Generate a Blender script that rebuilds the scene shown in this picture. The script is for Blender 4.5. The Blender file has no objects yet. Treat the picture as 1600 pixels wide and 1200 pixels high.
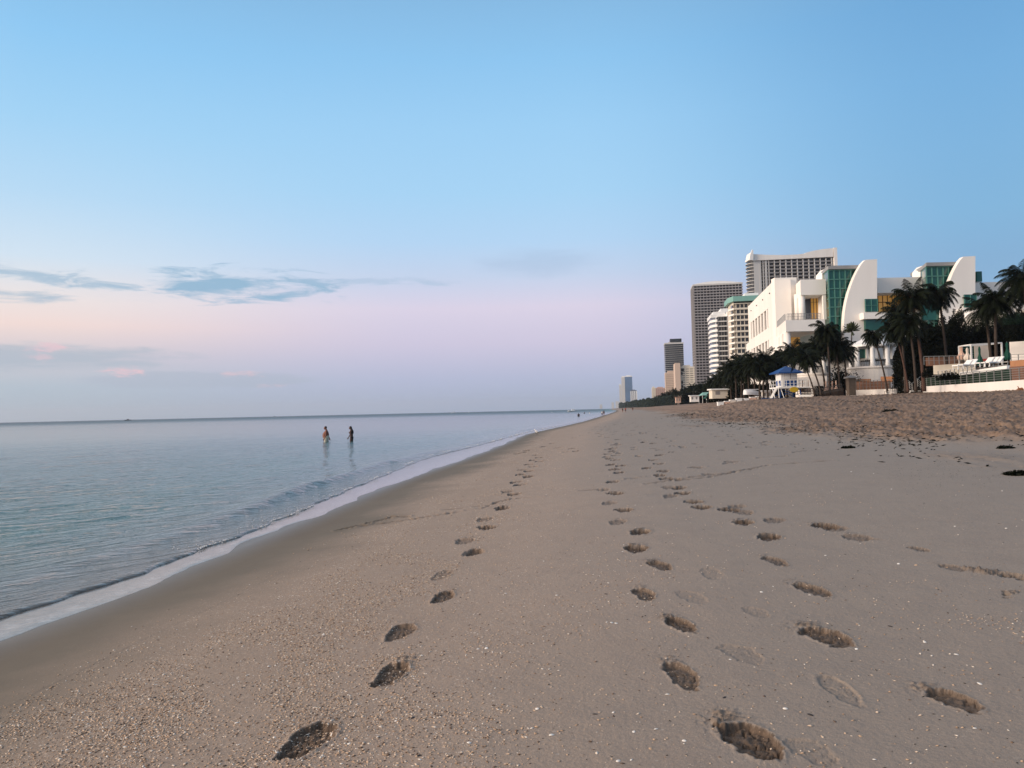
import bpy, math, random
import numpy as np
from mathutils import Vector, Matrix
R_ = math.radians
SC = bpy.context.scene
COL = SC.collection
random.seed(7)

# ---------------------------------------------------------------- camera
EYE = Vector((0.0, 0.0, 1.9))
FPX = 1200.0
CAMR = Matrix.Rotation(math.pi/2 + R_(2.0), 3, 'X') @ Matrix.Rotation(R_(-1.3), 3, 'Z')
cd = bpy.data.cameras.new('camera'); cam = bpy.data.objects.new('camera', cd); COL.objects.link(cam)
cd.sensor_width = 36; cd.lens = 27.0; cd.clip_start = 0.05; cd.clip_end = 60000
cam.matrix_world = Matrix.Translation(EYE) @ CAMR.to_4x4()
SC.camera = cam

# ---------------------------------------------------------------- exposure
SC.view_settings.view_transform = 'Standard'
SC.view_settings.look = 'None'
SC.view_settings.exposure = 0.0
SC.view_settings.gamma = 1.0

# ---------------------------------------------------------------- sun (low, soft, from the sea side behind the viewer)
sl = bpy.data.lights.new('sun', 'SUN'); sun = bpy.data.objects.new('sun', sl); COL.objects.link(sun)
SUN_EL, SUN_DIR = R_(15), Vector((-0.96, -0.28, 0)).normalized()
to_sun = Vector((SUN_DIR.x*math.cos(SUN_EL), SUN_DIR.y*math.cos(SUN_EL), math.sin(SUN_EL)))
sun.rotation_euler = to_sun.to_track_quat('Z', 'Y').to_euler()
sl.energy = 3.5; sl.angle = R_(24); sl.color = (1.0, 0.83, 0.68)

# ---------------------------------------------------------------- world: sky texture with a dusk gradient and thin clouds
def lin(c):
    return tuple(((v/255)/12.92 if v/255 <= .04045 else ((v/255+.055)/1.055)**2.4) for v in c)
W = bpy.data.worlds.new('World'); SC.world = W; W.use_nodes = True
nt = W.node_tree; nt.nodes.clear()
class NB:
    def __init__(s, nt): s.nt = nt
    def n(s, t, **k):
        o = s.nt.nodes.new(t)
        for a, b in k.items(): setattr(o, a, b)
        return o
    def link(s, a, b): s.nt.links.new(a, b)
    def put(s, sock, v):
        if isinstance(v, bpy.types.NodeSocket): s.link(v, sock)
        else: sock.default_value = v
    def m(s, op, a, b=0.0, c=None, clamp=False):
        o = s.n('ShaderNodeMath', operation=op, use_clamp=clamp)
        s.put(o.inputs[0], a); s.put(o.inputs[1], b)
        if c is not None: s.put(o.inputs[2], c)
        return o.outputs[0]
    def mix(s, f, a, b, bt='MIX'):
        o = s.n('ShaderNodeMix', data_type='RGBA', blend_type=bt)
        s.put(o.inputs[0], f); s.put(o.inputs[6], a if not isinstance(a, tuple) else (*a[:3], 1)); s.put(o.inputs[7], b if not isinstance(b, tuple) else (*b[:3], 1))
        return o.outputs[2]
    def ramp(s, f, stops, interp='LINEAR'):
        o = s.n('ShaderNodeValToRGB'); s.put(o.inputs[0], f)
        e = o.color_ramp.elements; o.color_ramp.interpolation = interp
        while len(e) < len(stops): e.new(0.5)
        for i, (p, c) in enumerate(stops):
            e[i].position = p; e[i].color = (*c, 1) if len(c) == 3 else c
        return o.outputs[0]
    def noise(s, vec, scale, detail=4, rough=.55, dist=0.0, out=0):
        o = s.n('ShaderNodeTexNoise'); 
        if vec is not None: s.link(vec, o.inputs['Vector'])
        o.inputs['Scale'].default_value = scale; o.inputs['Detail'].default_value = detail
        o.inputs['Roughness'].default_value = rough; o.inputs['Distortion'].default_value = dist
        return o.outputs[out]
    def comb(s, x, y, z=0.0):
        o = s.n('ShaderNodeCombineXYZ'); s.put(o.inputs[0], x); s.put(o.inputs[1], y); s.put(o.inputs[2], z); return o.outputs[0]
    def sstep(s, v, a, b):
        o = s.n('ShaderNodeMapRange', interpolation_type='SMOOTHSTEP'); s.put(o.inputs[0], v)
        o.inputs[1].default_value = a; o.inputs[2].default_value = b; return o.outputs[0]
B = NB(nt)
tc = B.n('ShaderNodeTexCoord').outputs['Generated']
sx = B.n('ShaderNodeSeparateXYZ'); B.link(tc, sx.inputs[0])
X_, Y_, Z_ = sx.outputs
el = B.m('MULTIPLY', B.m('ARCSINE', Z_), 180/math.pi)
az = B.m('MULTIPLY', B.m('ARCTAN2', X_, Y_), 180/math.pi)
e30 = B.m('DIVIDE', el, 40.0, clamp=True)
def cr(l): return [(e/40, lin(c)) for e, c in l]
TOP = [(31, (130,180,222)), (40, (176,186,200))]
gl = B.ramp(e30, cr([(0,(168,188,202)), (2.2,(182,198,212)), (4.2,(214,208,216)), (6.2,(250,226,219)), (7.8,(244,233,230)), (10.5,(214,232,247)), (14.5,(186,222,249)), (19,(164,214,249)), (24,(144,203,246))] + TOP))
gc = B.ramp(e30, cr([(0,(166,184,212)), (2.5,(186,193,222)), (5,(212,205,229)), (7.7,(225,216,236)), (10,(201,216,241)), (12.5,(183,217,248)), (16,(169,215,249)), (20.5,(159,210,248)), (25,(143,200,243))] + TOP))
gr = B.ramp(e30, cr([(0,(150,176,206)), (3,(150,180,212)), (6,(142,180,215)), (9,(134,178,216)), (12,(131,183,222)), (16,(127,182,225)), (20.5,(120,178,225)), (25,(112,170,219))] + [(31,(120,165,206)), (40,(172,180,194))]))
fL = B.sstep(az, -34, -6); fR = B.sstep(az, 4, 33)
sky = B.mix(fL, gl, gc); sky = B.mix(fR, sky, gr)
# warm bright glow of the low sun behind the viewer
sd = B.n('ShaderNodeVectorMath', operation='DOT_PRODUCT'); B.link(tc, sd.inputs[0]); sd.inputs[1].default_value = tuple(to_sun)
sky = B.mix(B.m('MULTIPLY', B.sstep(sd.outputs['Value'], .33, 1.0), 1.0), sky, (1.25, 1.0, .86))
# noise domain stretched along the horizon
nv = B.comb(B.m('MULTIPLY', az, 0.11), B.m('MULTIPLY', el, 0.62))
n1 = B.noise(nv, 2.3, 12, .64, .5)
n2 = B.noise(nv, 0.7, 3, .5, .2)
n3 = B.noise(B.comb(B.m('MULTIPLY', az, 0.5), B.m('MULTIPLY', el, 1.4)), 1.7, 8, .65, .4)
def blob(a0, e0, wa, we, k=1.7, lo=.12, hi=1.25, nn=None, tilt=0.0):
    a = B.m('DIVIDE', B.m('SUBTRACT', az, a0), wa)
    ee = B.m('SUBTRACT', el, B.m('ADD', e0, B.m('MULTIPLY', B.m('SUBTRACT', az, a0), tilt)))
    e = B.m('DIVIDE', ee, we)
    d = B.m('ADD', B.m('MULTIPLY', a, a), B.m('MULTIPLY', e, e))
    v = B.m('ADD', B.m('SUBTRACT', 1.0, d), B.m('MULTIPLY', B.m('SUBTRACT', nn or n1, .5), k*2))
    return B.sstep(v, lo, hi)
def lay(sky, mk, op, c): return B.mix(B.m('MULTIPLY', mk, op), sky, lin(c))
sky = lay(sky, blob(2.5, 10.9, 6, 1.3, .8, 0, 1.2), .32, (160,186,216))
sky = lay(sky, blob(-19, 9.2, 8, 1.5, 2.3, tilt=.012), .95, (147,186,214))
sky = lay(sky, blob(-32.5, 9.2, 7.5, .75, 2.6, tilt=-.035), .85, (166,194,216))
sky = lay(sky, blob(-35, 7.9, 7, .6, 2.4), .8, (168,192,212))
sky = lay(sky, blob(-10, 9.7, 6, .45, 3.2), .55, (172,198,224))
sky = lay(sky, blob(-31, 4.1, 9.5, 1.05, 1.1, 0, 1.1), .7, (170,187,203))
sky = lay(sky, blob(-22, 2.6, 9, .7, 1.0, 0, .7), .55, (176,188,206))
for a0, e0, wa, we, o in ((-31.2,4.7,1.5,.42,.9), (-31.6,4.1,1.1,.35,.5), (-26.9,3.2,1.5,.45,.95), (-19.2,3.0,1.6,.3,.6), (-17.2,2.2,1.6,.2,.4)):
    sky = lay(sky, blob(a0, e0, wa, we, 2.6, .0, 1.7, n3), o, (240,204,212))
st = B.n('ShaderNodeTexSky', sky_type='NISHITA'); st.sun_disc = False
st.sun_elevation = SUN_EL; st.sun_rotation = math.atan2(to_sun.x, to_sun.y); st.dust_density = 2; st.ozone_density = 3
# below the horizon: dim ground tone
below = B.sstep(el, -4.0, -0.3)
sky = B.mix(below, (0.16,0.17,0.18), sky)
add = B.mix(1.0, B.mix(1.0, sky, (.97,.97,.97), 'MULTIPLY'), B.mix(1.0, st.outputs[0], (.004,.004,.004), 'MULTIPLY'), 'ADD')
bg = B.n('ShaderNodeBackground'); B.link(add, bg.inputs[0]); bg.inputs[1].default_value = 1.0
wo = B.n('ShaderNodeOutputWorld'); B.link(bg.outputs[0], wo.inputs[0])

# ---------------------------------------------------------------- image <-> place helpers (used once to survey where things stand)
def ray(px, py):
    return CAMR @ Vector(((px-800)/FPX, (600-py)/FPX, -1.0))
def at(px, py, Y):
    v = ray(px, py); return EYE + v*(Y/v.y)
def on(px, py, z=0.0):
    v = ray(px, py)
    t = (z-EYE.z)/v.z
    return EYE + v*t
def hor(px): return 642 - .0227*(px-800)

# shoreline: edge of the thin wash on the sand (L2) and front lip of the water (L1)
def line(pts, z):
    q = sorted([(on(x, y, z).y, on(x, y, z).x) for x, y in pts])
    return q
_l2 = line([(0,1000),(100,965),(200,927),(300,885),(400,845),(500,804),(560,778),(646,744),(711,723),(753,707.5),(783,696),(823,678),(870,668),(910,659)], 0.0)
_l1 = line([(0,962),(100,935),(173,913),(277,872),(363,841),(423,818),(500,784),(560,757),(598,743),(640,723),(669,711),(733,698),(781,686.5),(823,675),(868,666.5),(908,658)], 0.0)
far = [(200, 23.0), (300, 38.0), (420, 56), (800, 108), (1500, 190), (3000, 390), (9000, 1150), (30000, 3800)]
def mk(l, off):
    y0, x0 = l[0]
    pre = [(-400, x0-38-off*0), (-60, x0-9), (0, x0-.9)]
    l = pre + l
    return np.array([a for a, b in l] + [a for a, b in far]), np.array([b for a, b in l] + [b-off for a, b in far])
L2Y, L2X = mk(_l2, 0); L1Y, L1X = mk(_l1, .5)
def smooth_interp(y, ys, xs):
    # sampled interpolation, lightly smoothed in log distance
    r = np.zeros_like(y, dtype=float); ks = (.9, .95, 1., 1.05, 1.1)
    for k in ks: r += np.interp(y*k, ys, xs)
    return r/len(ks)
def shore2(y): return smooth_interp(np.asarray(y, float), L2Y, L2X)
def shore1(y):
    y = np.asarray(y, float)
    w = .035*np.sin(y*2.1)+.03*np.sin(y*4.7+1)+.02*np.sin(y*9.3)
    return np.minimum(smooth_interp(y, L1Y, L1X)+w*np.clip(y/8, 0, 1), shore2(y)-.1)
PS = [-4000, -200, -60, -15, -4, -1.2, 0, 2, 5.6, 10, 15, 19, 25, 33, 42, 60, 200, 60000]
PZ = [-9, -6, -2.6, -.62, -.22, -.055, 0, .17, .41, .6, .76, 1.08, 1.55, 2.1, 2.65, 2.85, 3.0, 3.0]

def vnoise(x, y, seed=0):
    xi = np.floor(x).astype(np.int64); yi = np.floor(y).astype(np.int64)
    fx = x-xi; fy = y-yi; fx = fx*fx*(3-2*fx); fy = fy*fy*(3-2*fy)
    def h(a, b):
        n = (a*374761393 + b*668265263 + seed*974634777) & 0xffffffff
        n = ((n ^ (n >> 13))*1274126177) & 0xffffffff
        return ((n ^ (n >> 16)) & 0xffff)/65535.0
    return (h(xi,yi)*(1-fx)+h(xi+1,yi)*fx)*(1-fy) + (h(xi,yi+1)*(1-fx)+h(xi+1,yi+1)*fx)*fy
def fbm(x, y, seed=0, o=4):
    r = 0; a = .5; t = 0
    for i in range(o):
        r = r + a*vnoise(x*2**i, y*2**i, seed+i); t += a; a *= .5
    return r/t
def sstep(v, a, b):
    t = np.clip((v-a)/(b-a), 0, 1); return t*t*(3-2*t)

PZ2 = list(PZ); PS2 = [-4000, -200, -60, -15, -4, -1.2, 0, 2, 5.6, 10, 15, 18, 21, 24, 30, 60, 200, 60000]
PZ2[11:16] = [1.35, 2.1, 2.6, 2.75, 2.85]      # steeper berm further down the beach
def zbase(x, y):
    x = np.asarray(x, float); y = np.asarray(y, float)
    s = x - shore2(y)
    z = (np.interp(s-.8, PS, PZ)+np.interp(s, PS, PZ)*2+np.interp(s+.8, PS, PZ))/4
    z2 = (np.interp(s-.8, PS2, PZ2)+np.interp(s, PS2, PZ2)*2+np.interp(s+.8, PS2, PZ2))/4
    z = z+(z2-z)*sstep(y, 45, 105)
    z = np.where(np.abs(s) < 1.6, np.interp(s, PS, PZ), z)
    return z, s
def gz(x, y): return float(zbase(np.array([x]), np.array([y]))[0][0])
def ground(px, py, lo=2.2, hi=400):
    v = ray(px, py); v = v/v.y
    ts = np.geomspace(lo, hi, 500)
    zz = EYE.z + v.z*ts; g = zbase(v.x*ts, ts)[0]
    b = np.nonzero(zz < g)[0]
    if len(b) == 0: t = hi
    else:
        i = b[0]; t = ts[i]
        if i > 0:
            d0 = zz[i-1]-g[i-1]; d1 = zz[i]-g[i]; t = ts[i-1]+(ts[i]-ts[i-1])*d0/(d0-d1)
    return Vector((v.x*t, t, gz(v.x*t, t)))

# ---------------------------------------------------------------- object helpers
def tag(o, label=None, cat=None, group=None, kind=None):
    if label: o['label'] = label
    if cat: o['category'] = cat
    if group: o['group'] = group
    if kind: o['kind'] = kind
    return o
def thing(name, label, cat, loc=(0,0,0), rz=0.0, group=None):
    o = bpy.data.objects.new(name, None); COL.objects.link(o); o.location = loc; o.rotation_euler = (0, 0, rz)
    o.empty_display_size = .3
    return tag(o, label, cat, group)
def link_mesh(name, me, mat, parent=None, loc=(0,0,0), rz=0):
    o = bpy.data.objects.new(name, me); COL.objects.link(o)
    if mat and not me.materials: me.materials.append(mat)
    if parent: o.parent = parent
    o.location = loc; o.rotation_euler = (0, 0, rz)
    return o
CH = {}
def dup(root, loc=None, rz=None, label=None, scale=None):
    def cp(o, par):
        c = o.copy(); COL.objects.link(c)
        if par is not None: c.parent = par
        for ch in o.children: cp(ch, c)
        return c
    bpy.context.view_layer.update()
    c = cp(root, None)
    if loc is not None: c.location = loc
    if rz is not None: c.rotation_euler = (0, 0, rz)
    if label: c['label'] = label
    if scale is not None: c.scale = (scale,)*3 if not isinstance(scale, tuple) else scale
    return c
class MB:
    def __init__(s): s.v = []; s.f = []; s.sm = False
    def add(s, vs, fs):
        n = len(s.v); s.v += [tuple(v) for v in vs]; s.f += [tuple(i+n for i in f) for f in fs]; return s
    def box(s, x0, x1, y0, y1, z0, z1):
        return s.add([(x0,y0,z0),(x1,y0,z0),(x1,y1,z0),(x0,y1,z0),(x0,y0,z1),(x1,y0,z1),(x1,y1,z1),(x0,y1,z1)],
                     [(0,3,2,1),(4,5,6,7),(0,1,5,4),(1,2,6,5),(2,3,7,6),(3,0,4,7)])
    def poly(s, pts, y0, y1):      # outline in x,z extruded along y
        n = len(pts)
        vs = [(x,y0,z) for x,z in pts]+[(x,y1,z) for x,z in pts]
        return s.add(vs, [tuple(range(n)), tuple(range(2*n-1,n-1,-1))]+[(i,i+n,(i+1)%n+n,(i+1)%n) for i in range(n)])
    def slab(s, pts, z0, z1):      # outline in x,y extruded in z
        n = len(pts)
        vs = [(x,y,z0) for x,y in pts]+[(x,y,z1) for x,y in pts]
        return s.add(vs, [tuple(range(n-1,-1,-1)), tuple(range(n,2*n))]+[(i,(i+1)%n,(i+1)%n+n,i+n) for i in range(n)])
    def tube(s, path, rad, n=8, cap=True):
        path = [Vector(p) for p in path]; rad = rad if isinstance(rad, (list, tuple)) else [rad]*len(path)
        vs = []; fs = []
        for i, p in enumerate(path):
            d = (path[min(i+1,len(path)-1)]-path[max(i-1,0)]).normalized()
            a = d.orthogonal().normalized() if abs(d.z) < .9 else Vector((1,0,0))
            a = (a - d*a.dot(d)).normalized(); b = d.cross(a)
            for k in range(n):
                t = 2*math.pi*k/n; vs.append(p+(a*math.cos(t)+b*math.sin(t))*rad[i])
        for i in range(len(path)-1):
            for k in range(n):
                k2 = (k+1) % n; fs.append((i*n+k, i*n+k2, (i+1)*n+k2, (i+1)*n+k))
        if cap: fs += [tuple(range(n-1,-1,-1)), tuple(range((len(path)-1)*n, len(path)*n))]
        return s.add(vs, fs)
    def bar(s, p, q, r, n=4): return s.tube([p, q], r, n)
    def lathe(s, prof, n=20, c=(0,0,0)):
        vs = []; fs = []
        for r, z in prof:
            for k in range(n):
                t = 2*math.pi*k/n; vs.append((c[0]+r*math.cos(t), c[1]+r*math.sin(t), c[2]+z))
        for i in range(len(prof)-1):
            for k in range(n):
                k2 = (k+1) % n; fs.append((i*n+k, i*n+k2, (i+1)*n+k2, (i+1)*n+k))
        fs += [tuple(range(n-1,-1,-1)), tuple(range((len(prof)-1)*n, len(prof)*n))]
        return s.add(vs, fs)
    def mesh(s, name, smooth=False):
        me = bpy.data.meshes.new(name); me.from_pydata(s.v, [], s.f); me.update()
        if smooth: me.polygons.foreach_set('use_smooth', [True]*len(me.polygons))
        return me
    def build(s, name, mat, parent=None, loc=(0,0,0), rz=0, smooth=False):
        return link_mesh(name, s.mesh(name, smooth), mat, parent, loc, rz)
def npmesh(name, V, F, smooth=False):
    me = bpy.data.meshes.new(name)
    V = np.asarray(V, np.float32); F = np.asarray(F, np.int32); k = F.shape[1]
    me.vertices.add(len(V)); me.vertices.foreach_set('co', V.ravel())
    me.loops.add(F.size); me.loops.foreach_set('vertex_index', F.ravel())
    me.polygons.add(len(F)); me.polygons.foreach_set('loop_start', np.arange(0, F.size, k, dtype=np.int32))
    me.polygons.foreach_set('loop_total', np.full(len(F), k, np.int32))
    if smooth: me.polygons.foreach_set('use_smooth', np.ones(len(F), bool))
    me.update(calc_edges=True); return me
def fattr(me, name, vals):
    a = me.attributes.new(name, 'FLOAT', 'POINT'); a.data.foreach_set('value', np.asarray(vals, np.float32))

# ---------------------------------------------------------------- materials
MAT = {}
def newmat(name):
    m = bpy.data.materials.new(name); m.use_nodes = True; m.node_tree.nodes.clear(); b = NB(m.node_tree)
    o = b.n('ShaderNodeOutputMaterial'); p = b.n('ShaderNodeBsdfPrincipled'); b.link(p.outputs[0], o.inputs[0])
    MAT[name] = m; return m, b, p
def M(name, col, rough=.7, var=.12, scale=.6, bump=0.0, bscale=8, spec=.3, metal=0.0, streak=False):
    if name in MAT: return MAT[name]
    m, b, p = newmat(name)
    tc = b.n('ShaderNodeTexCoord').outputs['Object']
    vec = tc
    if streak:
        mp = b.n('ShaderNodeMapping'); b.link(tc, mp.inputs[0]); mp.inputs['Scale'].default_value = (1, 1, .12); vec = mp.outputs[0]
    n = b.noise(vec, scale, 6, .6)
    c0 = tuple(v*(1-var) for v in col); c1 = tuple(min(1, v*(1+var)) for v in col)
    b.link(b.ramp(n, [(.3, c0), (.7, c1)]), p.inputs['Base Color'])
    p.inputs['Roughness'].default_value = rough; p.inputs['Specular IOR Level'].default_value = spec; p.inputs['Metallic'].default_value = metal
    if bump:
        bn = b.n('ShaderNodeBump'); bn.inputs['Strength'].default_value = bump; bn.inputs['Distance'].default_value = .03
        b.link(b.noise(tc, bscale, 5), bn.inputs['Height']); b.link(bn.outputs[0], p.inputs['Normal'])
    return m
M('stucco', (.84,.80,.75), .75, .05, .25, .3, 6, streak=True)
M('stucco_cream', (.66,.60,.50), .75, .07, .25, .3, 6, streak=True)
M('white_paint', (.78,.78,.77), .5, .05, .8)
M('pale_concrete', (.55,.54,.52), .8, .1, .05, streak=True)
M('mid_concrete', (.31,.295,.30), .8, .12, .05, streak=True)
M('grey_concrete', (.24,.225,.22), .8, .12, .05, streak=True)
M('beige_concrete', (.56,.44,.36), .8, .08, .06, streak=True)
M('pink_concrete', (.50,.33,.28), .8, .08, .06, streak=True)
M('teal_paint', (.20,.40,.35), .5, .06, .2)
M('dark_glass', (.025,.03,.036), .12, .3, .3, spec=.5)
M('blue_glass', (.08,.17,.32), .12, .25, .02, spec=.6)
M('grey_blue_glass', (.10,.12,.155), .15, .3, .05, spec=.5)
M('amber_glass', (.50,.27,.06), .25, .35, .35, spec=.5)
_p = [n_ for n_ in MAT['amber_glass'].node_tree.nodes if n_.type == 'BSDF_PRINCIPLED'][0]; _p.inputs['Emission Color'].default_value = (.9,.45,.10,1); _p.inputs['Emission Strength'].default_value = .22   # rooms lit behind the glass
M('green_glass', (.014,.085,.066), .12, .2, .3, spec=.5)
M('green_frame', (.07,.2,.165), .4, .08, 1)
M('roof_grey', (.28,.28,.28), .7, .1, .5)
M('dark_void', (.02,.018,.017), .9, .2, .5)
M('brown_wall', (.20,.105,.07), .85, .2, 1.2, .3, 10)
M('terracotta', (.42,.20,.10), .85, .12, 1.0)
M('wood_dark', (.05,.035,.028), .8, .25, 3)
M('metal_rail', (.26,.26,.255), .45, .08, 3, metal=.4)
M('dark_metal', (.035,.033,.033), .5, .15, 3)
M('stone', (.12,.095,.075), .9, .2, 3, .5, 10)
M('barrel', (.50,.33,.18), .7, .1, 3)
M('blue_paint', (.012,.06,.22), .45, .12, 2)
M('yellow_paint', (.55,.38,.03), .5, .06, 4)
M('green_canvas', (.006,.06,.042), .8, .2, 3)
M('canvas', (.68,.60,.52), .85, .08, 2)
M('peach_canvas', (.62,.42,.33), .85, .1, 2)
M('trunk', (.05,.037,.03), .95, .3, 6, .8, 30)
M('trunk_red', (.075,.042,.032), .95, .3, 6, .8, 30)
M('skin', (.20,.075,.05), .55, .1, 6)
M('skin_pale', (.10,.05,.038), .55, .1, 6)
M('hair', (.012,.01,.01), .6, .3, 20)
M('shorts', (.50,.47,.38), .8, .1, 8)
M('swimsuit', (.02,.018,.022), .7, .2, 8)
M('red_cloth', (.35,.06,.05), .8, .1, 8)
M('hull_white', (.75,.76,.78), .35, .04, 2)
M('hull_dark', (.02,.025,.035), .4, .2, 2)
M('orange', (.22,.09,.045), .7, .1, 3)
def leafmat(name, c0, c1):
    m, b, p = newmat(name)
    tc = b.n('ShaderNodeTexCoord').outputs['Object']
    b.link(b.ramp(b.noise(tc, 1.3, 5), [(.35, c0), (.7, c1)]), p.inputs['Base Color'])
    p.inputs['Roughness'].default_value = .6; p.inputs['Specular IOR Level'].default_value = .08
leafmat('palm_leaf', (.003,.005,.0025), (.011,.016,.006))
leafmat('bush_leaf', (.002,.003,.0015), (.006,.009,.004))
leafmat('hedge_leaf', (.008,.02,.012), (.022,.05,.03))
leafmat('agave_leaf', (.04,.05,.022), (.09,.10,.05))
leafmat('far_leaf', (.015,.024,.022), (.03,.045,.035))
# ================================================================ SAND
def rows(y0, y1, f, mn, cap):
    out = []; y = y0
    while y < y1:
        out.append(y); y += min(max(y*y/1152*f, mn), cap*y)
    return out
YR = np.array([-300, -120, -60, -30, -15, -8, -4, -2, -1, 0, .5, 1, 1.4, 1.7, 2.0, 2.2] + rows(2.4, 420, .6, .008, .008) + list(np.geomspace(425, 12000, 60)))
ud = np.arange(-.75, .75001, .00118)
U = np.concatenate([-np.geomspace(4, .76, 26), ud, np.geomspace(.76, 4, 26)])
WY = 3 + np.abs(YR-3)
WY = np.where(YR > 3, YR, WY)
GX = np.clip(U[None, :]*WY[:, None], -12500, 12500); GY = np.repeat(YR[:, None], len(U), 1)
GZ, GS = zbase(GX, GY)
DIG = np.zeros_like(GZ)
near = GY < 420
jag = fbm(GX*.35, GY*.12, 5, 4)
rough = sstep(GS + (jag-.5)*8, 13.0, 16.2)
# gentle undulation of the smooth sand and lumps of the trampled dry sand
GZ += (fbm(GX*.22, GY*.1, 11, 3)-.5)*.06*sstep(GS, .5, 5)
GZ += (fbm(GX*5, GY*5, 13, 3)-.5)*.007*sstep(GS, 1, 4)*(GY < 30)
GZ += rough*((fbm(GX*.8, GY*1.4, 21, 4)-.5)*.15 + (fbm(GX*.35, GY*.3, 22, 2)-.5)*.16 + .05)
GZ += sstep(GS, 26, 40)*(fbm(GX*.12, GY*.08, 23, 3)-.5)*.25
def dents(cell, rad, dep, seed, m):
    ix = np.floor(GX/cell).astype(np.int64); iy = np.floor(GY/cell).astype(np.int64)
    best = np.full(GX.shape, 9.0, np.float32)
    for dx in (-1, 0, 1):
        for dy in (-1, 0, 1):
            cx = ix+dx; cy = iy+dy
            def h(k):
                n = (cx*73856093 ^ cy*19349663 ^ (seed+k)*83492791) & 0xffffffff
                n = ((n ^ (n >> 13))*1274126177) & 0xffffffff
                return ((n ^ (n >> 16)) & 0xffff)/65535.0
            px = (cx+h(1))*cell; py = (cy+h(2))*cell
            best = np.minimum(best, np.sqrt(((GX-px)/rad)**2+((GY-py)/(rad*1.7))**2))
    return -dep*np.exp(-best**2*1.2)+dep*.35*np.exp(-((best-1.6)/.35)**2)
sel = (YR > 8) & (YR < 130)
_sv = GX, GY
full = (GX, GY)
gx, gy = GX, GY
GX, GY = gx[sel], gy[sel]
dd = dents(.62, .16, .12, 3, None)+dents(.37, .09, .05, 8, None)
GX, GY = gx, gy
GZ[sel] += dd*rough[sel]

def apply_print(c, ang, L, Wd, depth, seed, dig=1.0, rub=0.0):
    r = L*2.6
    i0, i1 = np.searchsorted(YR, [c[1]-r, c[1]+r])
    if i1 <= i0: return
    w = WY[i0:i1]
    j0, j1 = np.searchsorted(U, [(c[0]-r)/w.min() if c[0]-r < 0 else (c[0]-r)/w.max(), (c[0]+r)/w.min() if c[0]+r > 0 else (c[0]+r)/w.max()])
    x = GX[i0:i1, j0:j1]-c[0]; y = GY[i0:i1, j0:j1]-c[1]
    ca, sa = math.cos(ang), math.sin(ang)
    a = (x*ca+y*sa)/L; b = (-x*sa+y*ca)/Wd
    wob = (fbm(GX[i0:i1, j0:j1]*22, GY[i0:i1, j0:j1]*22, seed, 3)-.5)
    b = b/(.93+.11*np.sin(a*2.2+.4)); b = b + .08*np.cos(a*2.6)
    q = np.sqrt(np.abs(a)**2.4+np.abs(b)**2.2)*(1+wob*.6)
    ins = 1-sstep(q, .86, 1.0)
    cn = np.abs(fbm(GX[i0:i1, j0:j1]*20, GY[i0:i1, j0:j1]*20, seed+3, 3)-.5); fl = .72+.3*a*a+(fbm(GX[i0:i1, j0:j1]*45, GY[i0:i1, j0:j1]*45, seed+3, 3)-.5)*.7 + .6*np.exp(-(cn/.03)**2) + .14*np.sin(a*15+b*3+seed)
    rim = np.exp(-((q-1.14)/.12)**2)*(.22+wob*.9)
    g = -depth*ins*fl + depth*np.clip(rim, 0, 1)*.8
    if rub > 0:   # sand thrown out at the toe end
        ra = np.exp(-(((a-1.25)/.55)**2+(b/1.0)**2))
        ch = fbm(GX[i0:i1, j0:j1]*38, GY[i0:i1, j0:j1]*38, seed+9, 3)
        g += ra*rub*depth*.45*np.clip((ch-.45)*4, 0, 1.0)*(1-ins)
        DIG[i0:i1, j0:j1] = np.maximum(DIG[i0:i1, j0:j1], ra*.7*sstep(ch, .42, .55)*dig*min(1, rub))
    GZ[i0:i1, j0:j1] += g
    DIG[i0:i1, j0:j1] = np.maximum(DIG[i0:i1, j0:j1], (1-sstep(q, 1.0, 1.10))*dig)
# surveyed footprints: (end A px, end B px) for near ones
NEAR = [(443,517,1132,1180,-.6,.05,.95,.3),(586,634,1036,1070,-.5,.045,.95,1),(603,646,976,998,-.5,.035,.85,.3),(674,708,923,942,-.5,.04,.95,.3),
 (675,705,891,905,-.5,.014,.5,0),(727,751,856,869,-.4,.045,.9,.6),(1130,1215,1125,1182,.6,.048,.95,1.8),(1043,1087,1034,1073,.1,.035,.85,.9),(1042,1084,963,986,.5,.042,.95,1.5),(990,1023,918,936,.1,.038,.85,.8),
 (1015,1048,874,890,.4,.038,.9,1),(1258,1328,978,1008,.5,.04,.9,1.6),(1250,1292,910,931,.4,.036,.85,1.2),(1460,1524,1073,1109,.7,.04,.85,1.5),(1197,1227,868,884,.2,.03,.75,.6),
 (1287,1335,1048,1100,.1,.012,.12,0),(1236,1300,1150,1192,.7,.010,.10,0),(1163,1200,946,962,.3,.010,.10,0),(1130,1190,1004,1035,.7,.009,.12,0),(1058,1104,921,941,.6,.009,.10,0),(1092,1130,886,902,-.3,.010,.12,0),(1474,1508,880,892,.2,.02,.5,.5),(1425,1448,854,861,.2,.025,.6,.2)]
k = 0
for xa, xb, ya, yb, sk, dep, dg, rb in NEAR:
    xm, ym = (xa+xb)/2, (ya+yb)/2; k += 1
    l, r, t_, b_ = ground(xa, ym), ground(xb, ym), ground(xm, ya), ground(xm, yb)
    m = ground(xm, ym); hw, hl = (r.x-l.x)/2, (t_.y-b_.y)/2
    hw = min(hw*(1-.18*min(1, abs(sk))), .15); hl = min(max(hl*1.12, .15), .23)
    apply_print(m, math.pi/2+sk*.32, hl, hw, dep*.62, 40+k*7, dg, rb)
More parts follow.
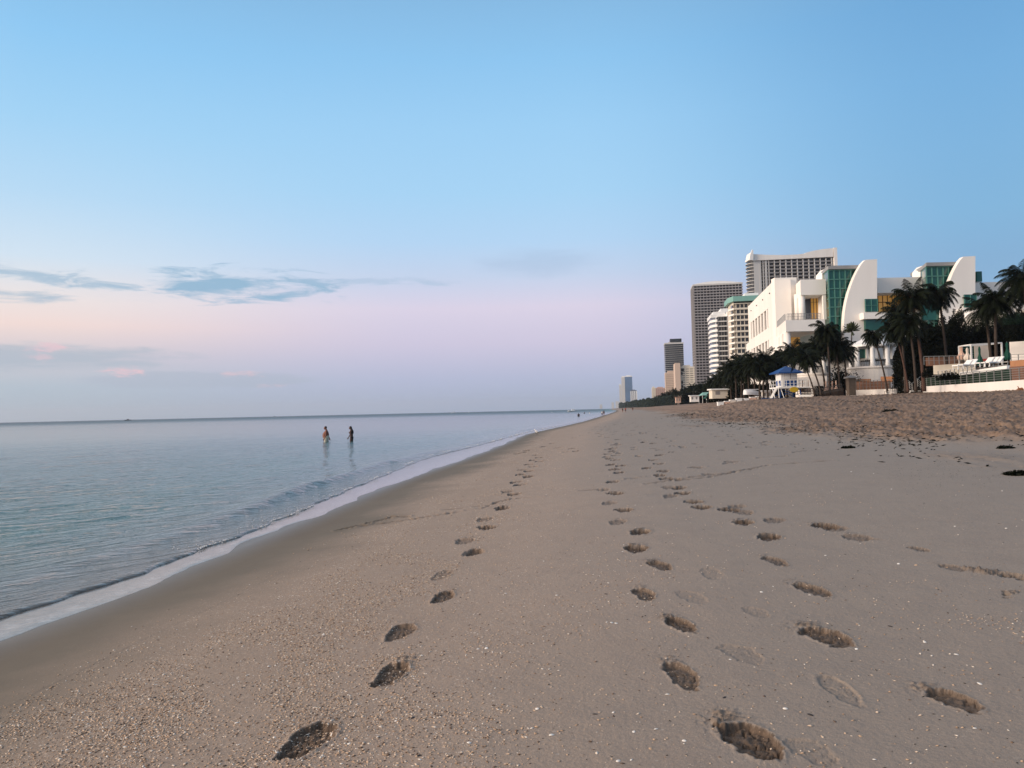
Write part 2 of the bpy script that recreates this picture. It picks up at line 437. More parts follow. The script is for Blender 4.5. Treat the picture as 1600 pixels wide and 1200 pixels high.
MID = """784 794 1,757 811 0,759 824 1,725 845 0,738 863 0,802 772 1,792 768 0,812 757 1,806 753 1,825 745 1,813 742 1,826 736 1,816 734 0,833 729 1,826 726 1,842 721 1,832 719 1,842 715 1,837 711 1,
823 704 1,818 707 1,808 709 1,849 698 1,863 693 1,849 687 1,830 690 1,894 701 1,900 705 1,922 676 1,909 680 1,898 684 1,957 753 1,962 771 1,951 786 0,975 796 1,965 814 0,1000 830 1,993 856 1,943 765 0,
967 739 1,960 734 1,969 728 1,954 726 1,961 719 1,953 717 1,962 712 1,950 710 1,956 706 1,957 701 1,950 702 0,965 695 1,965 687 1,949 684 1,939 682 1,935 677 1,942 679 1,932 667 1,937 674 1,952 672 1,967 674 1,952 670 0,947 666 1,
1029 725 1,1010 732 1,1020 719 1,1030 712 1,1030 704 1,1022 701 0,1020 693 1,1007 691 1,1002 676 1,1037 737 1,1030 744 1,1040 749 1,1055 750 1,1044 762 0,1060 763 1,1067 771 1,1047 775 0,1085 784 1,1097 792 1,
1139 796 1,1162 800 0,1161 816 1,1209 813 0,1201 839 1,1290 822 1,1107 742 0,1340 840 0,1150 792 0,1305 826 0,975 662 1,965 659 1,970 656 1,980 653 1,968 650 1,985 657 1,945 661 1,975 668 1,990 672 1,1003 678 1,
1090 731 0,1140 722 0,870 700 0,885 706 0,1000 664 1,990 660 1,960 664 1,945 655 1,940 662 1,928 671 1""".replace('\n', '').split(',')
for t in MID:
    x, y, dpt = t.split(); p = ground(float(x), float(y)); k += 1
    rnd = random.Random(k)
    apply_print(p, math.pi/2+rnd.uniform(-.35, .2), .19+.0012*p.y, .11+.0014*p.y, (.034 if dpt == '1' else .015)*(1+min(p.y, 60)/38), 40+k*5, 1.0 if dpt == '1' else .55, rnd.choice((0, .6, 1)))
# older scuffs strung out down the beach
rnd = random.Random(3)
for i in range(150):
    y = math.exp(rnd.uniform(math.log(22), math.log(110))); s = rnd.choice((6.5, 8.5, 11))+rnd.gauss(0, .5)
    apply_print((float(shore2(y))+s, y), math.pi/2+rnd.uniform(-.6, .6), .2, .11, .06, 900+i, .7, .5)
def furrow(pts, dep, wd, seed, broken=.35, dig=1.0):
    dep *= 1.3; broken *= .75
    P = [ground(*p) for p in pts]
    for a, c in zip(P, P[1:]):
        lo, hi = min(a.y, c.y)-.4, max(a.y, c.y)+.4
        i0, i1 = np.searchsorted(YR, [lo, hi])
        x = GX[i0:i1]; y = GY[i0:i1]
        dx, dy = c.x-a.x, c.y-a.y; l2 = dx*dx+dy*dy
        t = np.clip(((x-a.x)*dx+(y-a.y)*dy)/l2, 0, 1)
        d = np.hypot(x-a.x-t*dx, y-a.y-t*dy) + (fbm(x*6, y*6, seed, 3)-.5)*wd*1.6
        br = sstep(fbm(x*1.7, y*1.7, seed+5, 3), broken, broken+.18)
        g = np.exp(-(d/wd)**2)*br
        GZ[i0:i1] -= dep*g - dep*.4*np.exp(-((d-1.8*wd)/(.6*wd))**2)*br
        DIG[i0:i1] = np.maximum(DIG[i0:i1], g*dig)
furrow([(528,829),(575,818),(612,809),(636,807)], .03, .045, 300, .1)
furrow([(560,823),(640,812),(700,802),(757,793),(775,785),(800,779),(850,775)], .022, .035, 310, .3)
furrow([(690,797),(770,788)], .015, .03, 320)
furrow([(905,767),(935,764)], .02, .03, 322, .2)
furrow([(1010,757),(1080,747),(1150,738),(1200,728),(1300,720)], .03, .05, 330, .3)
furrow([(1060,752),(1110,746),(1165,735)], .02, .04, 333, .35)
furrow([(1185,716),(1225,713)], .03, .05, 340, .2); furrow([(1240,707),(1262,704)], .03, .05, 341, .2); furrow([(1132,725),(1152,722)], .03, .05, 342, .2)
furrow([(1078,731),(1100,730)], .03, .05, 343, .2); furrow([(978,749),(1004,746)], .03, .04, 344, .2)
furrow([(1360,842),(1400,846)], .015, .03, 350, .4)
# churned trail at right
for i in range(26):
    p = ground(1512+i*4.2+random.uniform(-3, 3), 889+i*.62+random.uniform(-3.5, 3.5)); apply_print(p, random.uniform(0, 3), .05, .035, random.choice((-.012, .016, .02)), 700+i, .5, .5)
for i in range(7):
    p = ground(1576+random.uniform(-12, 12), 928+random.uniform(-5, 5)); apply_print(p, random.uniform(0, 3), .03, .02, random.choice((-.01, .014)), 760+i, .4, .5)

nr, nc = GX.shape
idx = np.arange(nr*nc).reshape(nr, nc)
F = np.stack([idx[:-1,:-1], idx[:-1,1:], idx[1:,1:], idx[1:,:-1]], -1).reshape(-1, 4)
sand_me = npmesh('beach_sand', np.stack([GX, GY, GZ], -1).reshape(-1, 3), F, True)
GROUGH = rough
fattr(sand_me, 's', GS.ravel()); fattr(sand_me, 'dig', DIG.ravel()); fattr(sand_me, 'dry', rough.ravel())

m, b, p = newmat('sand')
tc = b.n('ShaderNodeTexCoord').outputs['Object']
def at_(n): return b.n('ShaderNodeAttribute', attribute_name=n).outputs['Fac']
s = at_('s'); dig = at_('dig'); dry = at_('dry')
nz = b.noise(tc, .35, 5, .6); nz2 = b.noise(tc, 2.2, 6, .65); grain = b.noise(tc, 260, 3, .7); mid = b.noise(tc, 38, 4, .6)
sj = b.m('ADD', s, b.m('MULTIPLY', b.m('SUBTRACT', nz, .5), 2.5))
mp = b.n('ShaderNodeMapRange'); b.link(sj, mp.inputs[0]); mp.inputs[1].default_value = -1.5; mp.inputs[2].default_value = 18
WET = (.205,.178,.155); SM = (.285,.238,.198)
base = b.ramp(mp.outputs[0], [(0, (.13,.105,.077)), (.08, (.145,.115,.083)), (.13, (.165,.136,.10)), (.19, (.315,.24,.182)), (.30, (.345,.266,.208)), (.40, SM), (.78, (.265,.23,.196)), (.95, (.28,.226,.18))])
strk = b.noise(b.comb(b.m('MULTIPLY', s, .9), b.m('MULTIPLY', b.n('ShaderNodeSeparateXYZ').outputs[1], 0.0), b.m('MULTIPLY', nz, 2.0)), 1.3, 6, .7)
drc = b.ramp(nz2, [(.25, (.15,.098,.065)), (.55, (.25,.172,.12)), (.8, (.31,.222,.16))])
drc = b.mix(b.m('MULTIPLY', b.sstep(strk, .46, .60), .7), drc, (.10,.068,.048))
base = b.mix(dry, base, drc)
base = b.mix(b.m('MULTIPLY', b.sstep(nz2, .35, .75), .35), base, b.mix(1.0, base, (.80,.80,.82), 'MULTIPLY'))
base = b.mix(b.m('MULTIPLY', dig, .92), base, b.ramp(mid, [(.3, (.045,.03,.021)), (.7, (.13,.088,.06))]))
# grain
gcol = b.ramp(grain, [(.25, (.66,.64,.62)), (.5, (1, 1, 1)), (.78, (1.25,1.2,1.15))])
base = b.mix(.85, base, b.mix(1.0, base, gcol, 'MULTIPLY'))
# broken-shell speckle
def speck(scale, thr, seed):
    mpg = b.n('ShaderNodeMapping'); b.link(tc, mpg.inputs[0]); mpg.inputs['Location'].default_value = (seed, seed*.7, 0); mpg.inputs['Scale'].default_value = (1, 1, .01)
    v = b.n('ShaderNodeTexVoronoi'); b.link(mpg.outputs[0], v.inputs['Vector']); v.inputs['Scale'].default_value = scale
    sc_ = b.n('ShaderNodeSeparateColor'); b.link(v.outputs['Color'], sc_.inputs[0])
    return b.m('MULTIPLY', b.m('LESS_THAN', v.outputs['Distance'], .33), b.m('GREATER_THAN', sc_.outputs[0], thr)), sc_.outputs[1]
band = b.m('MULTIPLY', b.sstep(sj, 1.2, 2.4), b.m('SUBTRACT', 1.0, b.sstep(sj, 4.0, 6.5)))
clump = b.sstep(b.noise(b.comb(b.m('MULTIPLY', s, 1.2), b.n('ShaderNodeSeparateXYZ').outputs[1] if False else 0.0, nz2), 1.2, 5, .7), .4, .62)
dens = b.m('ADD', b.m('MULTIPLY', band, b.m('ADD', .35, b.m('MULTIPLY', clump, .65))), b.m('MULTIPLY', b.sstep(sj, 5, 9), .18))
for scl, th, sd in ((120, .55, 3), (65, .72, 9), (36, .9, 4)):
    mk_, r2 = speck(scl, th, sd)
    cc = b.ramp(r2, [(0, (.10,.06,.04)), (.22, (.42,.27,.17)), (.6, (.55,.42,.31)), (1, (.72,.66,.58))])
    base = b.mix(b.m('MULTIPLY', b.m('MULTIPLY', mk_, dens), b.m('SUBTRACT', 1.0, b.m('MULTIPLY', dig, .7))), base, cc)
b.link(base, p.inputs['Base Color'])
rg = b.n('ShaderNodeMapRange'); b.link(s, rg.inputs[0]); rg.inputs[1].default_value = 0; rg.inputs[2].default_value = .7; rg.inputs[3].default_value = .33; rg.inputs[4].default_value = .75
b.link(rg.outputs[0], p.inputs['Roughness'])
p.inputs['Specular IOR Level'].default_value = .22
bn = b.n('ShaderNodeBump'); bn.inputs['Distance'].default_value = .012
h = b.m('ADD', b.m('MULTIPLY', grain, .25), b.m('ADD', b.m('MULTIPLY', mid, .8), b.m('MULTIPLY', b.noise(tc, 9, 5, .6), b.m('ADD', .8, b.m('MULTIPLY', dry, 6)))))
b.link(h, bn.inputs['Height'])
bs = b.n('ShaderNodeMapRange'); b.link(s, bs.inputs[0]); bs.inputs[1].default_value = .5; bs.inputs[2].default_value = 3.5; bs.inputs[3].default_value = .06; bs.inputs[4].default_value = .75
b.link(bs.outputs[0], bn.inputs['Strength']); b.link(bn.outputs[0], p.inputs['Normal'])
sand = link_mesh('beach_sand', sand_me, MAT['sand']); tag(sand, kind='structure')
del F

# ================================================================ WATER
YW = np.array([-300, -100, -40, -20, -10, -5, -2, 0, 1, 1.6, 2.2] + rows(2.6, 400, 1.0, .02, .02) + list(np.geomspace(405, 12000, 56)))
T = np.concatenate([[0, .004, .012, .03, .06, .1], np.arange(.15, 3.0, .06), 3.0*1.016**np.arange(1, 570)])
T = T[T < 12000]
TX = np.maximum(shore1(YW)[:, None]-T[None, :], -12500); TY = np.repeat(YW[:, None], len(T), 1); TT = np.repeat(T[None, :], len(YW), 0)
al = (TX*.66+TY*.75); ac = (TX*.75-TY*.66)
fade = 1/(1+(np.hypot(TX, TY)/60)**2)
wv = (fbm(al*.16, ac*.55, 51, 3)-.5)*.11 + (fbm(al*.5, ac*2.0, 52, 3)-.5)*.075 + (fbm(al*1.6, ac*4.4, 53, 3)-.5)*.028
TZ = wv*fade*sstep(TT, .1, 3.0)
# low shore-break ridge running along the edge
ya = sstep(TY, 7, 20)*(1-sstep(TY, 70, 160))
off = .75+.35*np.sin(TY*.11)+.5*(vnoise(TY*.3, TY*0, 61)-.5)
dT = TT-off; wid = np.where(dT < 0, .2, .5)
TZ += (.012+.09*ya*(.45+.9*vnoise(TY*.22, TY*0+3, 63)))*np.exp(-(dT/wid)**2)
TZ += .03*sstep(TY, 3, 8)*np.exp(-((TT-4.5-.8*np.sin(TY*.17))/.8)**2)
edge_s = (TX-shore2(TY)); 
lip = .030+.012*fbm(TY*3, TY*0, 66, 2)
sandz = zbase(TX, TY)[0]
bl = sstep(TT, .0, 1.3); TZ = (sandz + .004 + lip*np.sqrt(np.clip(TT/.05, 0, 1)))*(1-bl) + np.maximum(TZ, sandz+.01)*bl
TZ = np.maximum(TZ, sandz+.004)
nr, nc = TX.shape; idx = np.arange(nr*nc).reshape(nr, nc)
F = np.stack([idx[:-1,1:], idx[:-1,:-1], idx[1:,:-1], idx[1:,1:]], -1).reshape(-1, 4)
sea_me = npmesh('sea_water', np.stack([TX, TY, TZ], -1).reshape(-1, 3), F, True)
fattr(sea_me, 't', TT.ravel())
m, b, p = newmat('sea')
geo = b.n('ShaderNodeNewGeometry').outputs['Position']
t_ = b.n('ShaderNodeAttribute', attribute_name='t').outputs['Fac']
sp = b.n('ShaderNodeSeparateXYZ'); b.link(geo, sp.inputs[0])
dist = b.m('SQRT', b.m('ADD', b.m('MULTIPLY', sp.outputs[0], sp.outputs[0]), b.m('MULTIPLY', sp.outputs[1], sp.outputs[1])))
lt = b.m('DIVIDE', b.m('LOGARITHM', b.m('ADD', t_, 1), 10.0), 3.0)
wn = b.noise(geo, .15, 3)
b.link(b.ramp(b.m('ADD', lt, b.m('MULTIPLY', b.m('SUBTRACT', wn, .5), .12)), [(0, (.19,.17,.15)), (.10, (.15,.17,.165)), (.25, (.045,.125,.115)), (.45, (.02,.06,.066)), (1, (.015,.035,.05))]), p.inputs['Base Color'])
p.inputs['IOR'].default_value = 1.33; p.inputs['Specular IOR Level'].default_value = .5
rr = b.ramp(b.m('DIVIDE', dist, 900, clamp=True), [(0, (.05,)*3), (.1, (.09,)*3), (.35, (.16,)*3), (.55, (.3,)*3), (1, (.42,)*3)])
b.link(rr, p.inputs['Roughness'])
mp = b.n('ShaderNodeMapping', vector_type='TEXTURE'); b.link(geo, mp.inputs[0]); mp.inputs['Rotation'].default_value = (0, 0, R_(45)); 
mp2 = b.n('ShaderNodeMapping'); b.link(mp.outputs[0], mp2.inputs[0]); mp2.inputs['Scale'].default_value = (.35, 1.2, 1)
bn = b.n('ShaderNodeBump'); bn.inputs['Distance'].default_value = .14
h = b.m('ADD', b.noise(mp2.outputs[0], 3.2, 5, .55, .3), b.m('MULTIPLY', b.noise(mp2.outputs[0], 11, 3, .5), .22))
b.link(h, bn.inputs['Height'])
b.link(b.ramp(b.m('DIVIDE', dist, 250, clamp=True), [(0, (1,)*3), (.1, (.7,)*3), (.35, (.25,)*3), (1, (.06,)*3)]), bn.inputs['Strength'])
b.link(bn.outputs[0], p.inputs['Normal'])
sea = link_mesh('sea_water', sea_me, MAT['sea']); tag(sea, kind='structure')
# thin wash left on the sand in front of the lip
Yf = np.array(rows(2.6, 330, 2.0, .03, .02)); q = np.linspace(0, 1, 9)
x1 = shore1(Yf)-.05; x2 = shore2(Yf)+.10*np.sin(Yf*.9)*np.clip(Yf/10, 0, 1)+.05*np.sin(Yf*3.1)+.22*(fbm(Yf*1.4, Yf*0, 67, 4)-.5)
FX = x1[:, None]*(1-q)+x2[:, None]*q; FY = np.repeat(Yf[:, None], 9, 1)
FZ = zbase(FX, FY)[0]+.005+.003*(1-q)[None, :]; FZ[:, -1] -= .004
nr, nc = FX.shape; idx = np.arange(nr*nc).reshape(nr, nc)
F = np.stack([idx[:-1,:-1], idx[:-1,1:], idx[1:,1:], idx[1:,:-1]], -1).reshape(-1, 4)
wash_me = npmesh('shore_wash_water', np.stack([FX, FY, FZ], -1).reshape(-1, 3), F, True)
fattr(wash_me, 'q', np.repeat(q[None, :], nr, 0).ravel())
m, b, p = newmat('wash')
tc = b.n('ShaderNodeTexCoord').outputs['Object']
qa = b.n('ShaderNodeAttribute', attribute_name='q').outputs['Fac']
b.link(b.ramp(b.m('ADD', b.m('MULTIPLY', b.noise(tc, 5, 8, .75, 1.0), .9), b.m('MULTIPLY', b.m('ABSOLUTE', b.m('SUBTRACT', qa, .75)), -.3)), [(.22, (.12,.10,.085)), (.40, (.20,.18,.165)), (.62, (.38,.36,.35))]), p.inputs['Base Color'])
p.inputs['Roughness'].default_value = .12; p.inputs['IOR'].default_value = 1.4
bn = b.n('ShaderNodeBump'); bn.inputs['Distance'].default_value = .006; bn.inputs['Strength'].default_value = .3
b.link(b.noise(tc, 12, 4), bn.inputs['Height']); b.link(bn.outputs[0], p.inputs['Normal'])
wash = link_mesh('shore_wash_water', wash_me, MAT['wash']); tag(wash, kind='structure')

# foam beads along the lip: nobody could count them
rng = np.random.default_rng(5)
ico_v = np.array([(1,0,0),(-1,0,0),(0,1,0),(0,-1,0),(0,0,1),(0,0,-1)], float); ico_f = np.array([(0,2,4),(2,1,4),(1,3,4),(3,0,4),(2,0,5),(1,2,5),(3,1,5),(0,3,5)])
def scatter(name, P, S, mat, stretch=(1,1,.5), jit=.35, tint=None):
    n = len(P); ang = rng.uniform(0, 6.28, n); V = np.repeat(ico_v[None], n, 0)*(1+rng.uniform(-jit, jit, (n, 6, 3)))*np.array(stretch)
    tl = rng.uniform(-.5, .5, n)
    V[:, :, 2] += V[:, :, 0]*tl[:, None]*.6
    x = V[:, :, 0]*np.cos(ang)[:, None]-V[:, :, 1]*np.sin(ang)[:, None]; y = V[:, :, 0]*np.sin(ang)[:, None]+V[:, :, 1]*np.cos(ang)[:, None]
    V = np.stack([x, y, V[:, :, 2]], -1)*S[:, None, None]+P[:, None, :]
    F = (ico_f[None]+6*np.arange(n)[:, None, None]).reshape(-1, 3)
    me = npmesh(name, V.reshape(-1, 3), F)
    fattr(me, 'tint', np.repeat(rng.uniform(0, 1, n) if tint is None else tint, 6))
    return link_mesh(name, me, mat)
def tintmat(name, stops, rough=.6):
    m, b, p = newmat(name); a = b.n('ShaderNodeAttribute', attribute_name='tint').outputs['Fac']
    b.link(b.ramp(a, stops), p.inputs['Base Color']); p.inputs['Roughness'].default_value = rough; p.inputs['Specular IOR Level'].default_value = .35
tintmat('foam', [(0, (.6,.6,.6)), (1, (.85,.85,.85))]); 
tintmat('shell_bits', [(0, (.07,.045,.03)), (.14, (.16,.10,.065)), (.2, (.34,.22,.14)), (.55, (.50,.36,.25)), (.85, (.60,.48,.37)), (1, (.75,.70,.63))])
n = 4200
y = np.exp(rng.uniform(math.log(5.5), math.log(90), n)); keep = fbm(y*1.1, y*0, 71, 3) > .52; y = y[keep]
x = shore1(y)+rng.normal(0, .022, len(y))+.01+ (rng.random(len(y)) < .25)*-rng.uniform(0, .5, len(y))
z = np.maximum(zbase(x, y)[0], -.002)+.012
fo = scatter('foam', np.stack([x, y, z], -1), rng.uniform(.004, .010, len(y))*(1+y/45), MAT['foam'], jit=.4); tag(fo, 'broken line of white foam beads along the front lip of the water', 'foam', kind='stuff')

# broken shell hash
def surf(x, y):      # height of the finished sand mesh under x, y
    i = np.clip(np.searchsorted(YR, y)-1, 0, len(YR)-2); fy = (y-YR[i])/(YR[i+1]-YR[i])
    def row(ii):
        u = x/WY[ii]; j = np.clip(np.searchsorted(U, u)-1, 0, len(U)-2); fx = (u-U[j])/(U[j+1]-U[j])
        return GZ[ii, j]*(1-fx)+GZ[ii, j+1]*fx
    return row(i)*(1-fy)+row(i+1)*fy
n = 420000
y = 1/rng.uniform(1/34, 1/2.3, n)*1.0; y = np.where(rng.random(n) < .45, np.exp(rng.uniform(math.log(4), math.log(34), n)), y)
x = rng.uniform(-.78, .78, n)*np.maximum(y, 3)
s_ = x-shore2(y)
w_ = (fbm(x*.8, y*.5, 81, 4)-.5)*2.2
d = sstep(s_+w_*.6, .9, 2.4)*(1-sstep(s_+w_*.6, 3.4, 5.0))
cl = sstep(fbm(x*2.2+y*.6, y*1.1, 83, 4), .38, .62)
stk = sstep(fbm(s_*1.5, y*.28, 87, 4), .40, .60)
dens = d*(.10+.9*cl*stk)*1.15 + .022*sstep(s_, 3, 5)*(1-sstep(s_, 6, 9)) + .006*sstep(s_, 5, 7)*(1-sstep(s_, 14.5, 16)) + .16*sstep(fbm(x*1.3, y*1.3, 85, 3), .58, .72)*sstep(s_, 4, 5.5)*(1-sstep(s_, 8, 10))
keep = rng.random(n) < dens
x, y = x[keep][:120000], y[keep][:120000]
sz = .0024+.0075*rng.random(len(x))**2.0; sz = sz*(1+np.clip(y-6, 0, 40)*.035)
z = surf(x, y)+sz*.15
sh = scatter('shell_fragments', np.stack([x, y, z], -1), sz, MAT['shell_bits'], (1.25, .75, .35), .45); tag(sh, 'countless tan and white broken shell fragments strewn in a band over the sand', 'shell fragments', kind='stuff')
print('fragments', len(x), 'sand verts', GX.size)

# small dark wisps of weed: nobody could count them
n = 6500
y = np.exp(rng.uniform(math.log(12), math.log(120), n)); s_ = 15+rng.normal(0, 1.3, n); s_ = np.where(rng.random(n) < .45, rng.uniform(14, 34, n), s_)
s_ = np.where(rng.random(n) < .22, 27+rng.normal(0, .35, n), s_)
x = shore2(y)+s_; keep = (fbm(x*.5, y*.25, 91, 3) > .46) & (np.abs(x/y) < .8); x, y = x[keep], y[keep]
wd = scatter('seaweed_wisps', np.stack([x, y, surf(x, y)+.01], -1), rng.uniform(.010, .045, len(x))*(1+y/70), MAT['bush_leaf'], (1.8, .5, .3), .5)
tag(wd, 'thin scattered wisps of dark seaweed over the rough dry sand', 'seaweed', kind='stuff')
n = 700
x = []; y = []
for i in range(n):
    p = ground(rnd.gauss(1480, 70), rnd.gauss(738, 20)) if i < 380 else (ground(rnd.uniform(300, 1600), 660+540*rnd.random()**.8))
    x.append(p.x); y.append(p.y)
x = np.array(x); y = np.array(y); k_ = (x-shore2(y) > 2.5); x, y = x[k_], y[k_]
w2 = scatter('dark_debris', np.stack([x, y, surf(x, y)+.001], -1), rng.uniform(.0015, .005, len(x))*(1+y/14), MAT['bush_leaf'], (1.6, .6, .4), .5)
tag(w2, 'tiny dark bits of debris dotted over the smooth sand', 'debris', kind='stuff')

# seaweed clumps and whole shells one can pick out
def clump_me(name, r, n, seed, leaf=.05):
    rg_ = np.random.default_rng(seed); V = []; F_ = []
    for i in range(n):
        c = rg_.normal(0, 1, 3)*[r*.5, r*.3, r*.10]; c[2] = abs(c[2]); c = np.clip(c, -r*.55, r*.55); c[0] = np.clip(c[0], -r*.6, r*.6); d = rg_.normal(0, 1, 3); d[2] *= .4; d /= np.linalg.norm(d); e = np.cross(d, rg_.normal(0, 1, 3)); e /= np.linalg.norm(e)
        l = leaf*rg_.uniform(.6, 1.6); w = l*.25; k = len(V)
        V += [c, c+d*l*.5+e*w, c+d*l+[0, 0, -.2*l], c+d*l*.5-e*w]; F_.append((k, k+1, k+2, k+3))
    me = bpy.data.meshes.new(name); me.from_pydata([tuple(v) for v in V], [], F_); return me
for (px, py), r, lab in (((1592,742), .24, 'large dark seaweed clump on the smooth sand at the right edge'), ((1325,700), .2, 'long dark seaweed clump where smooth sand meets rough sand, in front of the rails'),
                         ((1572,701), .2, 'dark seaweed clump on the edge of the rough sand near the right border'),
                         ((1390,644), .5, 'wide dark seaweed clump high on the trampled sand')):
    p = ground(px, py); o = link_mesh('seaweed_clump', clump_me('seaweed_clump', r, 900, px, .035+.09*r), MAT['bush_leaf'], None, p); o.location.z = float(surf(np.array([p.x]), np.array([p.y]))[0]); tag(o, lab, 'seaweed', 'seaweed clumps')
M('shell_white', (.72,.68,.62), .45, .1, 60, spec=.5)
M('shell_tan', (.50,.33,.20), .5, .15, 60, spec=.5)
M('pebble_dark', (.035,.028,.025), .6, .2, 60)
def shell_me(ridge=True):
    V = []; F_ = []; n = 18; rr_ = 6
    for i in range(rr_+1):
        q_ = i/rr_
        for k in range(n):
            t = 2*math.pi*k/n; r = math.sin(q_*math.pi/2); fan = (1+.06*math.cos(9*t)*(q_ > .8))
            V.append((r*math.cos(t)*fan*1.0+.15*(1-q_), r*math.sin(t)*fan*.8, .45*math.cos(q_*math.pi/2)+.02))
    for i in range(rr_):
        for k in range(n): F_.append((i*n+k, (i+1)*n+k, (i+1)*n+(k+1) % n, i*n+(k+1) % n))
    me = bpy.data.meshes.new('seashell'); me.from_pydata(V, [], F_); me.polygons.foreach_set('use_smooth', [True]*len(me.polygons)); return me
sw = shell_me(); sw.materials.append(MAT['shell_white']); stn = shell_me(); stn.materials.append(MAT['shell_tan']); pdk = shell_me(); pdk.materials.append(MAT['pebble_dark'])
SH = [(298,1130),(370,1128),(519,874+265),(505,991),(839,1105),(839,1132),(862,1145),(735,920+0),(618,1124),(659,1023),(690,1022),(747,1012),(760,1011),(1141,1028),(1338,1011),(1345,1146),(1523,1134),(1445,1000),(1494,1019),(1069,1154),(1017,1166),(966,1186),(956,971),(963,972),(948,970),(1119,1068),(1227,1104),(1190,697+226),(1208,914),(1265,928),(1015,970),(1492,823),(1572,826),(1365,741),(1330,738),(1431,882),(1404,880),(1566,768),(1393,765),(1290,867),(1227,840),(973,860),(958,1110),(1043,1082),(1531,1065),(1418,1183),(1366,1183),(870,928),(790,925),(733,1158),(600,1176),(545,1160),(105,1170),(195,1165),(420,1040),(640,1010),(540,1152),(1025,1136),(990,1140)]
for i, (px, py) in enumerate(SH):
    p = ground(px, py); big = rnd.uniform(.0075, .013)*(1+p.y/25)
    o = bpy.data.objects.new('seashell', sw if i % 5 else stn); COL.objects.link(o)
    o.location = (p.x, p.y, float(surf(np.array([p.x]), np.array([p.y]))[0])-.001); o.scale = (big, big, big*.9); o.rotation_euler = (rnd.uniform(-.3, .3), rnd.uniform(-.3, .3), rnd.uniform(0, 6))
    tag(o, 'small white seashell lying on the smooth sand' if i % 5 else 'small tan seashell lying on the smooth sand', 'seashell', 'seashells lying on the sand')
for i, (px, py) in enumerate([(392,992),(380,1073),(242,1089),(183,1115),(1391,976),(395,1071),(930,1113),(1266,1113),(645,1119),(655,1178),(596,884),(470,1010),(947,926),(1160,890),(1132,1087)]):
    p = ground(px, py); big = rnd.uniform(.009, .015)
    o = bpy.data.objects.new('pebble', pdk); COL.objects.link(o); o.location = (p.x, p.y, float(surf(np.array([p.x]), np.array([p.y]))[0])-.001); o.scale = (big*1.3, big*.8, big*.8); o.rotation_euler = (0, 0, rnd.uniform(0, 6))
    tag(o, 'small dark pebble lying on the sand', 'pebble', 'dark pebbles on the sand')
# ================================================================ HAZE
hzb = MB().box(-12600, 12600, -302, 12050, -14, 175).build('haze', None)
hm_ = bpy.data.materials.new('haze'); hm_.use_nodes = True; hm_.node_tree.nodes.clear(); b = NB(hm_.node_tree)
o_ = b.n('ShaderNodeOutputMaterial'); v_ = b.n('ShaderNodeVolumePrincipled'); b.link(v_.outputs[0], o_.inputs['Volume'])
v_.inputs['Color'].default_value = (.86,.90,1.0,1); v_.inputs['Density'].default_value = .8e-4; v_.inputs['Anisotropy'].default_value = .2
hzb.data.materials.append(hm_); tag(hzb, 'thin pale sea haze over the water and the far shore', kind='stuff')
# ================================================================ TOWERS
def H(px): return hor(px)
def frame(px0, px1, ybase_h, D):
    """front width, local origin of a block whose front face spans px0..px1 at distance D"""
    a = at(px0, ybase_h, D); c = at(px1, ybase_h, D)
    return a.x, c.x
def tower(name, label, px0, px1, ytop, D, depth, floors, cols, core, slab, fin=None, zb=2.7, roof=None, par=.9, out=1.4, sidewall=None, cat='tower', finw=.25, group=None, slabh=.28, roofh=3.0, roofout=0.0):
    xm = (px0+px1)/2
    x0 = at(px0, (ytop+H(px0))/2, D).x; x1 = at(px1, (ytop+H(px1))/2, D).x
    zt = at(xm, ytop, D).z; W_ = x1-x0; Hh = zt-zb
    t = thing(name, label, cat, ((x0+x1)/2, D+W_*.04, zb), -.155, group)
    hw = W_/2
    MB().box(-hw, hw, 0, depth, 0, Hh-roofh).build('wall', MAT[core], t)
    fl = (Hh-roofh-2)/floors
    sm = MB().box(-hw-out*.6, hw+out*.3, -out, depth*.98, 0, slabh)
    if par: sm.box(-hw-out*.6, hw+out*.3, -out, -out+.12, slabh+.002, slabh+par); sm.box(-hw-out*.6, -hw-out*.6+.12, -out+.13, depth*.97, slabh+.002, slabh+par)
    sme = sm.mesh('balcony'); sme.materials.append(MAT[slab])
    for i in range(floors):
        link_mesh('balcony', sme, None, t, (0, 0, 2+fl*i))
    if fin:
        fm = MB().box(-finw/2, finw/2, -out+.2, .05, 0, Hh-roofh-.02).mesh('partition_wall'); fm.materials.append(MAT[fin])
        for c in range(cols+1):
            link_mesh('partition_wall', fm, None, t, (-hw+.3+(W_-.6)*c/cols, 0, 0))
        n = max(2, int(depth/7))
        fs = MB().box(-out*.55, .05, -finw/2, finw/2, 0, Hh-roofh-.02).mesh('partition_wall'); fs.materials.append(MAT[fin])
        for c in range(n): link_mesh('partition_wall', fs, None, t, (-hw, .6+(depth-2)*c/(n-1), 0))
    r = MB().box(-hw-out*.6-roofout, hw+out*.3+roofout, -out-roofout, depth, Hh-roofh, Hh-roofh*.35); r.box(-hw*.6, hw*.5, depth*.2, depth*.8, Hh-roofh*.35+.002, Hh+.6)
    r.build('roof', MAT[roof or slab], t)
    t['_w'] = W_; 
    return t, W_, Hh
